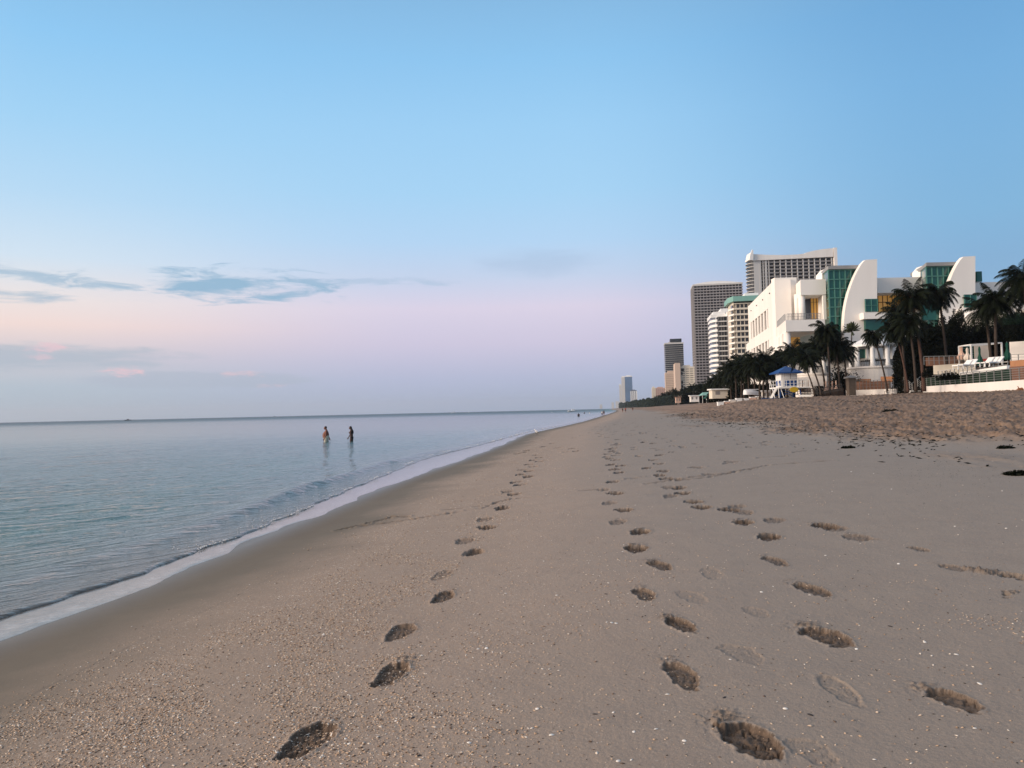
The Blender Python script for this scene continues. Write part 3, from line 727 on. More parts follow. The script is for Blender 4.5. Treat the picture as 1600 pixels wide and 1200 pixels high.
# far blue pair and neighbours
tower('high_rise', 'very distant slim white tower left of the blue ones', 968, 971.2, 600, 3400, 25, 30, 2, 'pale_concrete', 'white_paint', None, roofh=6, par=0, out=.6)
tower('high_rise', 'distant pale lavender tower slab joined by the shore to a blue one', 971.4, 977, 588, 3300, 25, 40, 3, 'pale_concrete', 'stucco', None, roofh=5, par=0, out=.6)
tower('high_rise', 'tallest distant blue glass tower left of the beach road trees', 977, 988.3, 586.5, 3100, 30, 42, 4, 'blue_glass', 'blue_glass', 'grey_blue_glass', roofh=6, par=0, out=.7, roof='white_paint')
tower('high_rise', 'small distant white and grey tower right of the blue glass tower', 986.2, 995, 609, 2500, 20, 20, 3, 'grey_blue_glass', 'grey_blue_glass', 'white_paint', roofh=4, par=0, out=.8, finw=4)
for px0, px1, yt, D, lab in ((955.5,959.5,628.5,7000,'faint hazy building on the far shore right of the wading people'), (962,967.5,627,6200,'faint hazy pale building beside the slim white tower'), (937,941,631.8,8000,'faintest hazy block on the horizon above the bathers'), (1012.5,1016,621.5,2600,'tiny distant pale tower above the coastal trees')):
    tower('far_building', lab, px0, px1, yt, D, 40, 12, 3, 'pale_concrete', 'pale_concrete', None, roofh=6, par=0, out=.6, cat='building')
# mid distance
tower('apartment_tower', 'distant pink apartment block with a pale left edge behind the palms', 1024.5, 1041, 605, 1250, 22, 12, 5, 'pink_concrete', 'pink_concrete', 'beige_concrete', roofh=3, par=.5, out=.9, finw=1.2)
tower('apartment_tower', 'distant cream apartment block peeping left of the pink one', 1019.6, 1024.3, 604.5, 1180, 22, 12, 2, 'beige_concrete', 'stucco_cream', 'stucco_cream', roofh=3, par=.5, out=.9, finw=1.5)
t5, w5, h5 = tower('apartment_tower', 'dark glass tower with thin white floor lines behind the beige blocks', 1041, 1069, 534, 1050, 30, 30, 4, 'dark_glass', 'pale_concrete', None, roofh=3, par=0, out=1.2, slabh=.34)
MB().box(-w5*.22, w5*.42, 3, 24, h5+.1, h5+4.5).build('penthouse', MAT['dark_glass'], t5)
tower('apartment_tower', 'beige ribbed apartment block in front of the dark glass tower', 1041.5, 1057.5, 580, 850, 20, 17, 3, 'wood_dark', 'beige_concrete', None, roofh=4, par=1.3, out=1.2, slabh=.4)
t7, w7, h7 = tower('apartment_tower', 'beige stepped hotel tower with dark window gaps beside the dark gridded tower', 1065, 1085, 571, 700, 24, 16, 3, 'wood_dark', 'stucco_cream', 'stucco_cream', roofh=3, par=1.0, out=1.2, slabh=.45, finw=.8)
x0 = at(1057, 595, 696).x-t7.location.x; x1 = at(1065, 595, 696).x-t7.location.x
MB().box(x0, x1, -4, 22, 0, at(1060, 567, 696).z-2.7).build('end_wall', MAT['beige_concrete'], t7)
wm = MB().box(0, 1.4, -.12, .1, 0, 2.6).mesh('window'); wm.materials.append(MAT['dark_void'])
for i, (a, c) in enumerate(((.3,.86),(.75,.86),(.3,.77),(.3,.55),(.3,.45),(.3,.2),(.3,.1))): link_mesh('window', wm, None, t7, (x1+a*2.6, -1.4, c*h7))
# T1: the big dark gridded tower
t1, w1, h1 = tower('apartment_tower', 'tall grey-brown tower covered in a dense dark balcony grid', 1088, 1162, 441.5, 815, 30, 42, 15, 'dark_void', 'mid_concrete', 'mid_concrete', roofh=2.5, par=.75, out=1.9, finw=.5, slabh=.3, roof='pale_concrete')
pts = [(-w1/2+w1*i/20, 0+3.2*math.sin(math.pi*(i/20)**.9)*.8) for i in range(21)]
MB().poly([(x, h1-.6) for x in (w1/2, -w1/2)]+[(x, h1-.55+z) for x, z in pts], -.5, 30).build('roof_canopy', MAT['white_paint'], t1)
# T2: tall hotel with the swooping roof
D2 = 650; zb = 2.7
x0 = at(1180, 510, D2).x; x1 = at(1303, 510, D2).x; t2 = thing('hotel_tower', 'tall white hotel tower with a swooping roof band and regular dark balconies', 'hotel', (x0, D2, zb))
Wt = x1-x0; zr = at(1240, 405, D2).z-zb
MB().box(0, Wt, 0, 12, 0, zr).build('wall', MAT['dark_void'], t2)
MB().box(0, Wt*.075, -1.5, -.01, 0, zr).build('end_wall', MAT['pale_concrete'], t2)
wn_ = MB().box(0, .9, -.06, .06, 0, 1.6).mesh('window'); wn_.materials.append(MAT['dark_glass'])
nfl = 41; fl = zr/nfl
for i in range(nfl-24, nfl): link_mesh('window', wn_, None, t2, (Wt*.082-.0, -1.52, fl*i+.7)) if False else None
sl_ = MB().box(Wt*.076, Wt, -1.5, -.02, 0, .45); sl_.box(Wt*.11, Wt, -1.52, -1.4, .452, 1.15); sme = sl_.mesh('balcony'); sme.materials.append(MAT['grey_concrete'])
for i in range(nfl): link_mesh('balcony', sme, None, t2, (0, 0, fl*i))
fm = MB().box(-.33, .33, -1.62, -.02, 0, zr).mesh('partition_wall'); fm.materials.append(MAT['pale_concrete'])
nf = 12
for i in range(nf+1): link_mesh('partition_wall', fm, None, t2, (Wt*.12+(Wt*.875)*i/nf, 0, 0))
fm = MB().box(-.8, .8, -1.66, -.02, 0, zr).mesh('partition_wall'); fm.materials.append(MAT['pale_concrete'])
for i in (0, .075): link_mesh('partition_wall', fm, None, t2, (Wt*(.08+i), 0, 0))
# rounded seaward end with curved balconies
cm = MB(); 
def rnd_slab(r, z0, z1, n=14):
    pts = [(r*-math.sin(a)*.62, 6-7.2*math.cos(a)) for a in [math.pi*i/n for i in range(n+1)]]
    return MB().slab([(x, y) for x, y in pts][::-1], z0, z1)
re = at(1180, 510, D2).x-at(1168.5, 510, D2).x
cb = rnd_slab(re+.6, 0, .5); cb2 = rnd_slab(re+.6, .502, 1.2); 
cme = cb.mesh('curved_balcony'); cme.materials.append(MAT['pale_concrete'])
for i in range(nfl): link_mesh('curved_balcony', cme, None, t2, (0, 0, fl*i))
rnd_slab(re-1.2, 0, zr).build('curved_glazing', MAT['dark_glass'], t2)
# roof band
bot = lambda u: at(1178+u*125, 407-u*5, D2).z-zb
top = [(1172,395),(1176,398),(1195,399),(1220,399.5),(1245,398.5),(1256,397),(1256.5,396),(1270,392.5),(1285,390),(1300,388.6)]
pts = [(at(a, c, D2).x-x0, at(a, c, D2).z-zb) for a, c in top]
bt = [(at(a, c, D2).x-x0, at(a, c, D2).z-zb) for a, c in ((1300,402),(1240,405),(1176,408),(1169,407))]
MB().poly((pts+bt)[::-1], -2.6, 9).build('roof', MAT['stucco'], t2)
pk = [(at(a, c, D2).x-x0, at(a, c, D2).z-zb) for a, c in ((1168.5,408),(1170,399),(1173,391.5),(1174.5,393),(1174.5,408))]
MB().poly(pk, -4.5, -2.7).build('roof_fin', MAT['white_paint'], t2)
a_ = at(1300.5, 388, D2); c_ = at(1305.5, 388, D2)
MB().box(a_.x-x0, c_.x-x0, -3, 12, 0, a_.z-zb).build('fin_wall', MAT['stucco'], t2)
# T3 teal roofed
t3, w3, h3 = tower('apartment_tower', 'cream balconied apartment tower with a teal roof band', 1152, 1178, 473, 400, 18, 17, 4, 'dark_glass', 'stucco_cream', 'stucco_cream', roofh=.6, par=.62, out=1.4, slabh=.3, finw=.22)
x0 = at(1178, 540, 400).x-t3.location.x; x1 = at(1208, 540, 400).x-t3.location.x
MB().box(x0, x1, -.5, 18, 0, h3).build('blank_wall', MAT['stucco_cream'], t3)
xa = at(1144, 540, 400).x-t3.location.x; xb = -w3/2-.9
zt = at(1165, 463, 400).z-2.7; zl = at(1165, 471, 400).z-2.7
MB().slab([(xa-.7, 4.5), (xb-.4, -2.6), (x1+1, -2.6), (x1+1, 20), (xa-.7, 20)], zl, zt-.01).build('roof', MAT['teal_paint'], t3)
MB().slab([(xa+1, 6), (xb, 0), (xb, 18), (xa+1, 18)], 0, zl-.02).build('chamfer_wall', MAT['stucco_cream'], t3)
bm_ = MB().slab([(xa-.5, 4.8), (xb-.1, -1.5), (xb-.1, 0), (xa+.9, 6)], 0, .9)
wm = MB().slab([(xa+2.4, 7.2), (xb-1.8, 2.2), (xb-1.7, 2.6), (xa+2.6, 7.6)], 0, 1.5)
bme = bm_.mesh('balcony'); bme.materials.append(MAT['stucco']); wme = MB().slab([(xa+.9, 5.9), (xb-.6, .2), (xb-.5, .6), (xa+1.05, 6.3)], 0, 1.5).mesh('window'); wme.materials.append(MAT['dark_glass'])
for i in range(17):
    z = 2+(h3-2.6)/17*i; link_mesh('balcony', bme, None, t3, (0, 0, z)); link_mesh('window', wme, None, t3, (-.02, -.1, z+1.2))
MB().box(x0-3, x1-6, 6, 20, zt, zt+2.5).build('penthouse', MAT['white_paint'], t3)
# T4 white rounded
t4, w4, h4 = tower('apartment_tower', 'white apartment tower with curved balcony bands and a stepped top', 1124, 1138, 493, 430, 30, 17, 3, 'dark_glass', 'white_paint', 'grey_concrete', roofh=.7, par=0, out=.5, slabh=.55, finw=.22)
xl = at(1112.5, 540, 430).x-t4.location.x; xr = at(1145, 540, 430).x-t4.location.x
MB().box(w4/2+.2, xr, -.4, 28, 0, at(1137, 487, 430).z-2.7).build('end_wall', MAT['stucco'], t4)
fl4 = (h4-2.7)/17
def qs(r0, z0, z1):
    cx = -w4/2-.35; pts = [(cx-(cx-xl)*r0*math.sin(a), 8-9*r0*math.cos(a)) for a in [math.pi/2*i/10 for i in range(11)]]
    return MB().slab([(cx, 16)]+pts+[(xl*1.0+(1-r0)*(cx-xl), 16)], z0, z1)
me_ = qs(1.0, 0, 1.35).mesh('curved_balcony'); me_.materials.append(MAT['white_paint'])
for i in range(17): link_mesh('curved_balcony', me_, None, t4, (0, 0, 2+fl4*i))
qs(.86, 0, h4-.8).build('curved_wall', MAT['grey_blue_glass'], t4)
for k_, (a, c, z) in enumerate(((0, 1, 1.2), (.1, .75, 2.8), (.45, .95, 4.6))):
    MB().box(xl+(xr-xl)*a+.3*k_+.3, xl+(xr-xl)*c-.2, 3+k_, 24, h4-.7, h4+z).build('roof', MAT['white_paint'], t4)

# ================================================================ WHITE BEACHFRONT HOTEL
DH = 150.0; ZB = 2.6
def hx(px, y=520, D=DH): return at(px, y, D).x
def hz(px, y, D=DH): return at(px, y, D).z
OX = hx(1290)
ht = thing('beach_hotel', 'white beachfront hotel with terraces, green glass bays and curved sail walls', 'hotel', (OX, DH, ZB))
def HB(name, px0, px1, yt, yb, d0, d1, mat, parent=None, D=DH):
    """box in front-view pixels; d0..d1 = metres behind the D plane"""
    ym = (yt+yb)/2; xm = (px0+px1)/2
    E = D+d0
    return MB().box(hx(px0, ym, E)-OX, hx(px1, ym, E)-OX, D-DH+d0, D-DH+d1, hz(xm, yb, E)-ZB, hz(xm, yt, E)-ZB).build(name, MAT[mat], parent or ht)
def HP(name, pts, d0, d1, mat, parent=None, D=DH):
    return MB().poly([(hx(a, c, D+d0)-OX, hz(a, c, D+d0)-ZB) for a, c in pts], D-DH+d0, D-DH+d1).build(name, MAT[mat], parent or ht)
def side_pt(px, py, D): 
    v = at(px, py, D); return (v.x-OX, v.y-DH, v.z-ZB)
# seaward wing: its long side recedes from px1213 (D150) to px1170 (D190)
zt = hz(1213, 437)-ZB
XA, XB = hx(1213)-OX, at(1170, 520, 190).x-OX
SW = Vector((XB-XA, 40.0)); SL = SW.length; sw_ = SW/SL; sn = Vector((-sw_.y, sw_.x))   # along, outward(seaward)
def swpoly(name, s0, s1, o0, o1, z0, z1, mat):
    P = [Vector((XA, 0))+sw_*s+sn*o for s, o in ((s0,o0),(s1,o0),(s1,o1),(s0,o1))]
    return MB().slab([(q.x, q.y) for q in (P if True else P)][::-1], z0, z1).build(name, MAT[mat], ht)
# wall with two bands of openings: z bands measured from the photo at D150 scale
z1t, z1b = zt-4.5, zt-8.5      # upper window band
z2t, z2b = zt-11.0, zt-15.5         # lower band
IN = -3.0
swpoly('wall', 8, SL, -3.2, -10, 0, zt-.3, 'stucco')
swpoly('wall', 0, SL, 0, IN, z1t, zt, 'stucco')
swpoly('wall', 0, SL, 0, IN, z2t, z1b, 'stucco')
swpoly('wall', 0, SL, 0, IN, -.5, z2b, 'stucco')
for (za, zb_) in ((z1b, z1t), (z2b, z2t)):
    swpoly('wall', 0, 9.5, 0, IN, za+.01, zb_-.01, 'stucco')
    swpoly('wall', SL-4, SL, 0, IN, za+.01, zb_-.01, 'stucco')
    swpoly('window', 9.6, SL-4.1, -.30, -.5, za+.02, zb_-.02, 'dark_glass')
    for k_ in range(6):
        s_a = 11.5+k_*(SL-16)/5.4; swpoly('column', s_a-.75, s_a+.75, -.02, -.29, za+.015, zb_-.015, 'stucco')
swpoly('ledge', SL-1, SL+5, .1, IN, z2t+.1, z1b-.5, 'stucco')
for zz in (zt-1.8, ):
    for k_ in range(4):
        pos = Vector((XA, 0))+sw_*(6+k_*9.5)+sn*.06
        MB().box(-.12,.12,-.12,.12,-.12,.12).build('wall_light', MAT['dark_metal'], ht, (pos.x, pos.y, zz))
# camera-facing walls, stepping
HB('wall', 1213.5, 1248, 433.5, 620, 0, 2, 'stucco')
MB().slab([(XA+1.2, 2.01), (hx(1248)-OX, 2.01), (hx(1248)-OX+4, 25), (XA+5.6, 25)], 0, zt-.05).build('wall', MAT['stucco'], ht)
# upper loggia block
MB().slab([(hx(1236, 450, 156)-OX, 6), (hx(1251, 450, 144)-OX, -6), (hx(1290.5, 450, 144)-OX, -6), (hx(1290.5, 450, 144)-OX+1, 8), (hx(1236, 450, 156)-OX+1, 8)], hz(1251,461,144)-ZB, hz(1251,437,144)-ZB).build('wall', MAT['stucco'], ht)
HB('back_wall', 1236, 1292, 461.3, 499, 2, 12, 'stucco_cream')
HB('wall', 1286.5, 1291, 461.2, 499, -6, -5.4, 'stucco')
for px, dd_ in ((1252.8, -5), (1246.5, -1.2), (1242.5, 2.4)):
    MB().lathe([(.62, hz(px, 499, DH+dd_)-ZB), (.62, hz(px, 460, DH+dd_)-ZB)], 16, (at(px, 480, DH+dd_).x-OX, dd_, 0)).build('column', MAT['stucco'], ht, smooth=True)
wf = HB('window', 1267, 1286, 463.5, 498.5, -1.0, -.6, 'amber_glass')
MB().slab([(hx(1258.3)-OX+.3, 1.9), (hx(1267,480,149)-OX-.05, -1.0), (hx(1267,480,149)-OX-.05, -.6), (hx(1258.3)-OX+.3, 2.2)], hz(1262,498.5)-ZB, hz(1262,463.5)-ZB).build('window', MAT['grey_blue_glass'], ht)
for px in (1267, 1271.5, 1276.3, 1281, 1285.8):
    HB('window_frame', px-.25, px+.25, 463.5, 498.5, -1.15, -1.02, 'wood_dark', wf)
for y in (463.8, 472, 498):
    HB('window_frame', 1267, 1286, y-.25, y+.25, -1.28, -1.16, 'wood_dark', wf)
# balcony slab
MB().slab([(hx(1213.5)-OX, -.05), (hx(1228, 508, 136)-OX, -14), (hx(1289, 508, 136)-OX, -14), (hx(1289, 508, 136)-OX, -.05)], hz(1258,517.5,136)-ZB, hz(1258,499.5,136)-ZB).build('terrace', MAT['stucco'], ht)
rl = MB(); za = hz(1228,500,DH-14)-ZB
x0, x1 = hx(1228, 505, DH-14)-OX+.4, hx(1284, 505, DH-14)-OX
for k_ in range(24):
    xx = x0+(x1-x0)*k_/23; rl.box(xx-.03, xx+.03, -13.6, -13.54, za, za+1.1)
rl.box(x0, x1, -13.62, -13.52, za+1.1, za+1.16); rl.box(x0, x1, -13.6, -13.55, za+.6, za+.64)
for k_ in range(12): yy = -13.5+k_*1.1; xx = x0-.3+(k_*.25); rl.box(xx-.03, xx+.03, yy-.03, yy+.03, za, za+1.1)
rl.bar((x0-.35,-13.5,za+1.13),(x0+2.6,-.8,za+1.13),.04)
rl.build('railing', MAT['metal_rail'], ht)
HB('back_wall', 1232, 1292, 518.3, 560, -2, -.2, 'stucco_cream')
for px, dd_ in ((1229.8,-13), (1223.5,-8), (1218.5,-3)):
    MB().lathe([(.62, -.5), (.62, hz(1228, 517.5, DH-14)-ZB)], 16, (at(px, 530, DH+dd_).x-OX, dd_, 0)).build('column', MAT['stucco'], ht, smooth=True)
HB('window', 1233, 1250, 521, 545, -2.1, -1.9, 'amber_glass')
# sail + glass bay module, built twice
def bay(px, dy, full=True):
    f = lambda a: a+px
    # white flank piece
    HP('wall', [(f(1284.5), 432+dy-5), (f(1291), 424+dy-5), (f(1291), 520+dy), (f(1284.5), 520+dy)][::-1], -3, 0, 'stucco')
    K = 142
    gx = lambda q, k_=142: hx(f(q), 520, k_)-OX
    gh = lambda y: hz(f(1320), y, K)-ZB
    g = MB().slab([(gx(1291,146), -4.0), (gx(1297.6), -8), (gx(1352), -8), (gx(1352)+1, 2), (gx(1291,146)+1.5, 2)], gh(560), gh(421+dy)).build('glass_bay', MAT['green_glass'], ht)
    xs = [gx(1297.6+k_*8.7) for k_ in range(7)]
    fr = MB()
    for x in xs: fr.box(x-.1, x+.1, -8.14, -8.01, gh(560), gh(421.2+dy))
    for k_ in range(9):
        z = gh(422+dy+k_*14.4); fr.box(xs[0], xs[-1], -8.22, -8.15, z-.09, z+.09)
        a, c = (gx(1291,146)-.05, -4.1), (xs[0]-.05, -8.1)
        fr.slab([(a[0], a[1]), (c[0], c[1]), (c[0]+.1, c[1]+.1), (a[0]+.1, a[1]+.1)], z-.09, z+.09)
    fr.build('mullions', MAT['green_frame'], g)
    MB().slab([(gx(1290.5,146)-.2, -4.3), (gx(1297.3)-.2, -8.6), (gx(1352), -8.6), (gx(1352)+1, 3), (gx(1290.5,146)+1.5, 3)], gh(421+dy)+.01, gh(415.5+dy)).build('roof', MAT['roof_grey'], ht)
    cv = [(1352,406),(1346.5,412),(1341,421),(1335.5,432),(1330.5,444.5),(1326,458),(1322.5,472),(1320,487),(1319,500),(1318.3,515),(1318.5,540)]
    HP('sail_wall', [(f(a), c+dy) for a, c in cv]+[(f(1370.5), 540), (f(1370.5), 405+dy)], -9.9, -8.7, 'stucco')
bay(0, 0)
bay(153.5, -5)
HB('wall', 1352.5, 1370, 470, 560, -8.6, 8, 'stucco')
# low wing between the bays
HB('wall', 1370.8, 1441, 433.5, 457, -5, 12, 'stucco')
wf = HB('window', 1371, 1441, 457.2, 487, -1, -.7, 'amber_glass')
for k_ in range(10): HB('window_frame', 1372+k_*7.4, 1372.6+k_*7.4, 457.2, 487, -1.2, -1.03, 'wood_dark', wf)
HB('window_frame', 1371, 1441, 471, 472, -1.35, -1.21, 'wood_dark', wf)
def boxwin(px, dy):
    w = HB('window', px+1352.5, px+1371.5, 467+dy, 487+dy, -10.3, -9.95, 'green_glass')
    for k_ in range(3): HB('window_frame', px+1352.3+k_*9.3, px+1353+k_*9.3, 467+dy, 487+dy, -10.45, -10.32, 'green_frame', w)
    HB('window_frame', px+1352.5, px+1371.5, 476.6+dy, 477.3+dy, -10.55, -10.46, 'green_frame', w)
    HB('ledge', px+1349.5, px+1388, 488+dy, 498+dy, -11.5, -5, 'stucco')
    HB('window', px+1352.5, px+1388, 499+dy, 516+dy, -10.6, -4, 'green_glass')
boxwin(0, 0); boxwin(155, -7)
HB('wall', 1371.2, 1441, 487.3, 560, -3.5, 12, 'stucco')
HB('window', 1441.2, 1466, 470, 500, -8.9, -8.65, 'green_glass')
HB('glass_bay', 1526.5, 1534.5, 424, 440, -8, 2, 'green_glass')
HB('wall', 1524.5, 1640, 440, 560, -4, 12, 'stucco')
# ground floor mass so nothing floats from the side
HB('base_wall', 1213.5, 1640, 560, 655, -3, 12, 'stucco')

# round white building at far right
Dr = 112; x0 = at(1566, 480, Dr).x
rb = thing('round_building', 'white building with a sloping curved roofline at the right edge behind the hedge', 'building', (x0, Dr, ZB))
def rz(px, y): return at(px, y, Dr).z-ZB
def rx(px): return at(px, 480, Dr).x-x0
MB().poly([(rx(a), rz(a, c)) for a, c in ((1566,560),(1566,488),(1570,481),(1578,474),(1588,468.5),(1600,465),(1640,459),(1640,560))][::-1], 0, 12).build('wall', MAT['stucco'], rb)
for px in (1587, 1598): MB().box(rx(px), rx(px+7.5), -.12, -.01, rz(px, 497), rz(px, 483)).build('window', MAT['stucco_cream'], rb)

# ================================================================ PAVILIONS
def pavilion(name, label, pxs, ye, yb, peak, D, r, base_r, zbase, mat='stucco'):
    cx = at((pxs[0]+pxs[-1])/2, yb, D).x; t = thing(name, label, 'pavilion', (cx, D, zbase))
    zb_ = at(pxs[0], yb, D).z-zbase; ze = at(pxs[0], ye, D).z-zbase; zp = at(pxs[0], peak, D).z-zbase
    n = 8
    for k_ in range(n):
        a = 2*math.pi*(k_+.5)/n; MB().lathe([(.42, zb_), (.36, zb_+.6), (.33, ze-.3), (.45, ze)], 12, (r*math.cos(a), r*math.sin(a), 0)).build('column', MAT['white_paint'], t, smooth=True)
    MB().lathe([(base_r, 0), (base_r*.97, zb_-.3), (base_r*1.02, zb_-.28), (base_r*1.02, zb_)], 32).build('base', MAT[mat], t)
    # ring railing
    rm = MB(); 
    for k_ in range(64):
        a = 2*math.pi*k_/64; rm.box(r*math.cos(a)-.02, r*math.cos(a)+.02, r*math.sin(a)-.02, r*math.sin(a)+.02, zb_+.02, zb_+1.0)
    rm.lathe([(r+.04, zb_+1.0), (r+.04, zb_+1.07), (r-.04, zb_+1.07), (r-.04, zb_+1.0)], 48); rm.build('railing', MAT['metal_rail'], t)
    if zp-ze > 1.5:      # tent roof: concave
        pr = [(r+.7, ze+.02), (r+.7, ze+.3)]+[((r+.6)*(1-q)**1.35+.12, ze+.3+(zp-ze-.3)*(q**.95)) for q in [i/8 for i in range(1, 9)]]
        MB().lathe(pr, 8).build('roof', MAT['white_paint'], t)
    else:
        MB().lathe([(r+.6, ze), (r+.6, zp-.1), (r+.4, zp)], 32).build('roof', MAT['white_paint'], t)
    return t
pavilion('pavilion', 'white round pavilion with a pointed tent roof in front of the sail wall', (1333, 1392), 543.5, 574, 522, 122, 3.0, 3.7, 3.0)
pavilion('pavilion', 'white round pavilion with a flat ring roof half hidden by palms', (1250, 1292), 556, 584, 551, 118, 2.1, 2.7, 2.8)
# ================================================================ PALMS AND BUSHES
def frond_geo(V, F_, base, az_, pitch, L, rng_, droop=1.0, leaflets=26, lw=.03, ll=.55):
    """arching rachis with hanging leaflets"""
    p = Vector(base); d = Vector((math.cos(az_)*math.cos(pitch), math.sin(az_)*math.cos(pitch), math.sin(pitch)))
    side = Vector((-math.sin(az_), math.cos(az_), 0)); seg = L/leaflets; pts = []
    for i in range(leaflets+1):
        q = i/leaflets; pts.append((p.copy(), d.copy()))
        d = (d+Vector((0, 0, -1))*(.035+.075*q)*droop*26/leaflets).normalized(); p = p+d*seg
    for i in range(leaflets):
        a, b_ = pts[i][0], pts[i+1][0]; w = .03*(1-i/leaflets)+.008; n = len(V); up = Vector((0,0,w))
        V += [a-side*w, a+side*w, b_+side*w, b_-side*w]; F_.append((n, n+1, n+2, n+3))
        if i < 2: continue
        q = i/leaflets; l = ll*(math.sin(math.pi*min(1, q*.85+.12))**.7)*rng_.uniform(.8, 1.15)
        for sg in (-1, 1):
            dr = (side*sg*.75+pts[i][1]*.55+Vector((0,0,-.25-.55*droop*rng_.uniform(.4, 1.2)))).normalized()
            m_ = a+dr*l*.5; e = a+dr*l+Vector((0,0,-.22*l)); wd_ = pts[i][1]*lw
            n = len(V); V += [a-wd_*.6, a+wd_*.6, m_+wd_, m_-wd_, e]; F_ += [(n, n+1, n+2, n+3), (n+3, n+2, n+4)]
def crown_mesh(seed, n=26, L=2.6, droop=1.0, up=1.25, dn=-.75, ll=.6, lw=.03, wind=.12):
    r_ = random.Random(seed); V = []; F_ = []
    for i in range(n):
        a = i*2.39996+r_.uniform(-.25, .25); q = (i+.5)/n; pitch = up+(dn-up)*q**.85+r_.uniform(-.12, .12)
        frond_geo(V, F_, (.08*math.cos(a), .08*math.sin(a), .05-.25*q), a, pitch, L*r_.uniform(.8, 1.1)*(1-.12*(q < .15)), r_, droop*r_.uniform(.7, 1.25), 34, lw, ll)
    for i in range(10):   # dead hanging skirt
        a = r_.uniform(0, 6.28); frond_geo(V, F_, (.1*math.cos(a), .1*math.sin(a), -.3), a, -1.1, L*.45, r_, .4, 10, lw, ll*.6)
    me = bpy.data.meshes.new('crown'); me.from_pydata([tuple(v) for v in V], [], F_); return me
CR = [crown_mesh(s, n_+16, L, dr, lw=.033, ll=.72) for s, n_, L, dr in ((1,30,2.6,1.0),(2,26,2.9,.8),(3,34,2.4,1.2),(4,28,2.7,1.0),(5,32,2.5,.9))]
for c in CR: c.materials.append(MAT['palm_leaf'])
UPC = crown_mesh(11, 40, 1.7, .12, 1.35, .05, .4); UPC.materials.append(MAT['agave_leaf'])
NUT = None
def palm(base_px, top_px, D, label, ci=0, size=1.0, rb=.15, zb=None, mat='trunk', group='coconut palms along the beachfront', bend=.25, crown=None, boots=True):
    T_ = at(top_px[0], top_px[1], D)
    B_ = at(base_px[0], base_px[1], D); 
    B_.z = (gz(B_.x, B_.y) if zb is None else zb)
    t = thing('palm_tree', label, 'palm tree', B_, 0, group)
    d = T_-B_; path = []; rad = []; n = 22; r_ = random.Random(int(base_px[0]*7+base_px[1]))
    for i in range(n+1):
        q = i/n; off = math.sin(math.pi*q)*bend*(1 if d.x > 0 else -1)
        path.append(Vector((d.x*(q**1.15)+off*-.5, d.y*q, d.z*q))); 
        rad.append(rb*(1.35-.35*min(1, q*6)-.35*q)*(1+.07*((i % 2)*2-1)))
    MB().tube(path, rad, 9).build('trunk', MAT[mat], t, smooth=True)
    c = link_mesh('crown', crown or CR[ci % 5], None, t, d); c.scale = (size*.88,)*3; c.rotation_euler = (r_.uniform(-.15, .15), r_.uniform(-.15, .15), r_.uniform(0, 6.28))
    if boots and size > .8:
        m_ = MB()
        for k_ in range(7):
            a = k_*2.4; m_.tube([(0,0,-.5-.08*k_), (.16*math.cos(a), .16*math.sin(a), -.1), (.34*math.cos(a), .34*math.sin(a), .28)], [.05, .05, .02], 5)
        o = m_.build('leaf_bases', MAT['trunk_red'], t, d)
    return t
def leafball(name, rx_, ry_, rz_, n, seed, leaf, mat, lumps=9):
    rg_ = np.random.default_rng(seed)
    cs = rg_.normal(0, 1, (lumps, 3)); cs /= np.linalg.norm(cs, axis=1)[:, None]; cs *= rg_.uniform(.1, .68, (lumps, 1)); cs[:, 2] = np.abs(cs[:, 2])*1.0
    k_ = rg_.integers(0, lumps, n); d = rg_.normal(0, 1, (n, 3)); d /= np.linalg.norm(d, axis=1)[:, None]
    P = cs[k_]+d*(rg_.uniform(.15, .5, (n, 1)))*rg_.uniform(.8, 1.0, (n, 1)); P[:, 2] = np.maximum(P[:, 2], -.05)
    P = P*[rx_, ry_, rz_]
    a = rg_.normal(0, 1, (n, 3)); a /= np.linalg.norm(a, axis=1)[:, None]; b_ = np.cross(a, rg_.normal(0, 1, (n, 3))); b_ /= np.linalg.norm(b_, axis=1)[:, None]
    l = leaf*rg_.uniform(.6, 1.4, (n, 1)); V = np.stack([P-a*l, P+b_*l*.45, P+a*l, P-b_*l*.45], 1)
    me = npmesh(name, V.reshape(-1, 3), np.arange(4*n).reshape(-1, 4)); me.materials.append(MAT[mat]); return me
LB = {}
def massmesh(rx_, ry_, rz_, n, seed, leaf, mat):
    rg_ = np.random.default_rng(seed); u = rg_.uniform(-1, 1, n); v = rg_.uniform(-1, 1, n); w = rg_.random(n)**.8
    top = (.70+.34*fbm(u*3.1+seed, v*1.5, seed, 3)+.10*(vnoise(u*14, v*6, seed+3)-.5))*(1-.35*np.abs(u)**4); side = 1-.12*w
    P = np.stack([u*rx_*side*(1+.15*(vnoise(w*6, v*3, seed+5)-.5)), v*ry_*side, w*top*rz_], 1)
    a = rg_.normal(0, 1, (n, 3)); a /= np.linalg.norm(a, axis=1)[:, None]; b_ = np.cross(a, rg_.normal(0, 1, (n, 3))); b_ /= np.linalg.norm(b_, axis=1)[:, None]
    l = leaf*rg_.uniform(.6, 1.5, (n, 1)); V = np.stack([P-a*l, P+b_*l*.4, P+a*l, P-b_*l*.4], 1)
    me = npmesh('foliage', V.reshape(-1, 3), np.arange(4*n).reshape(-1, 4)); me.materials.append(MAT[mat]); return me
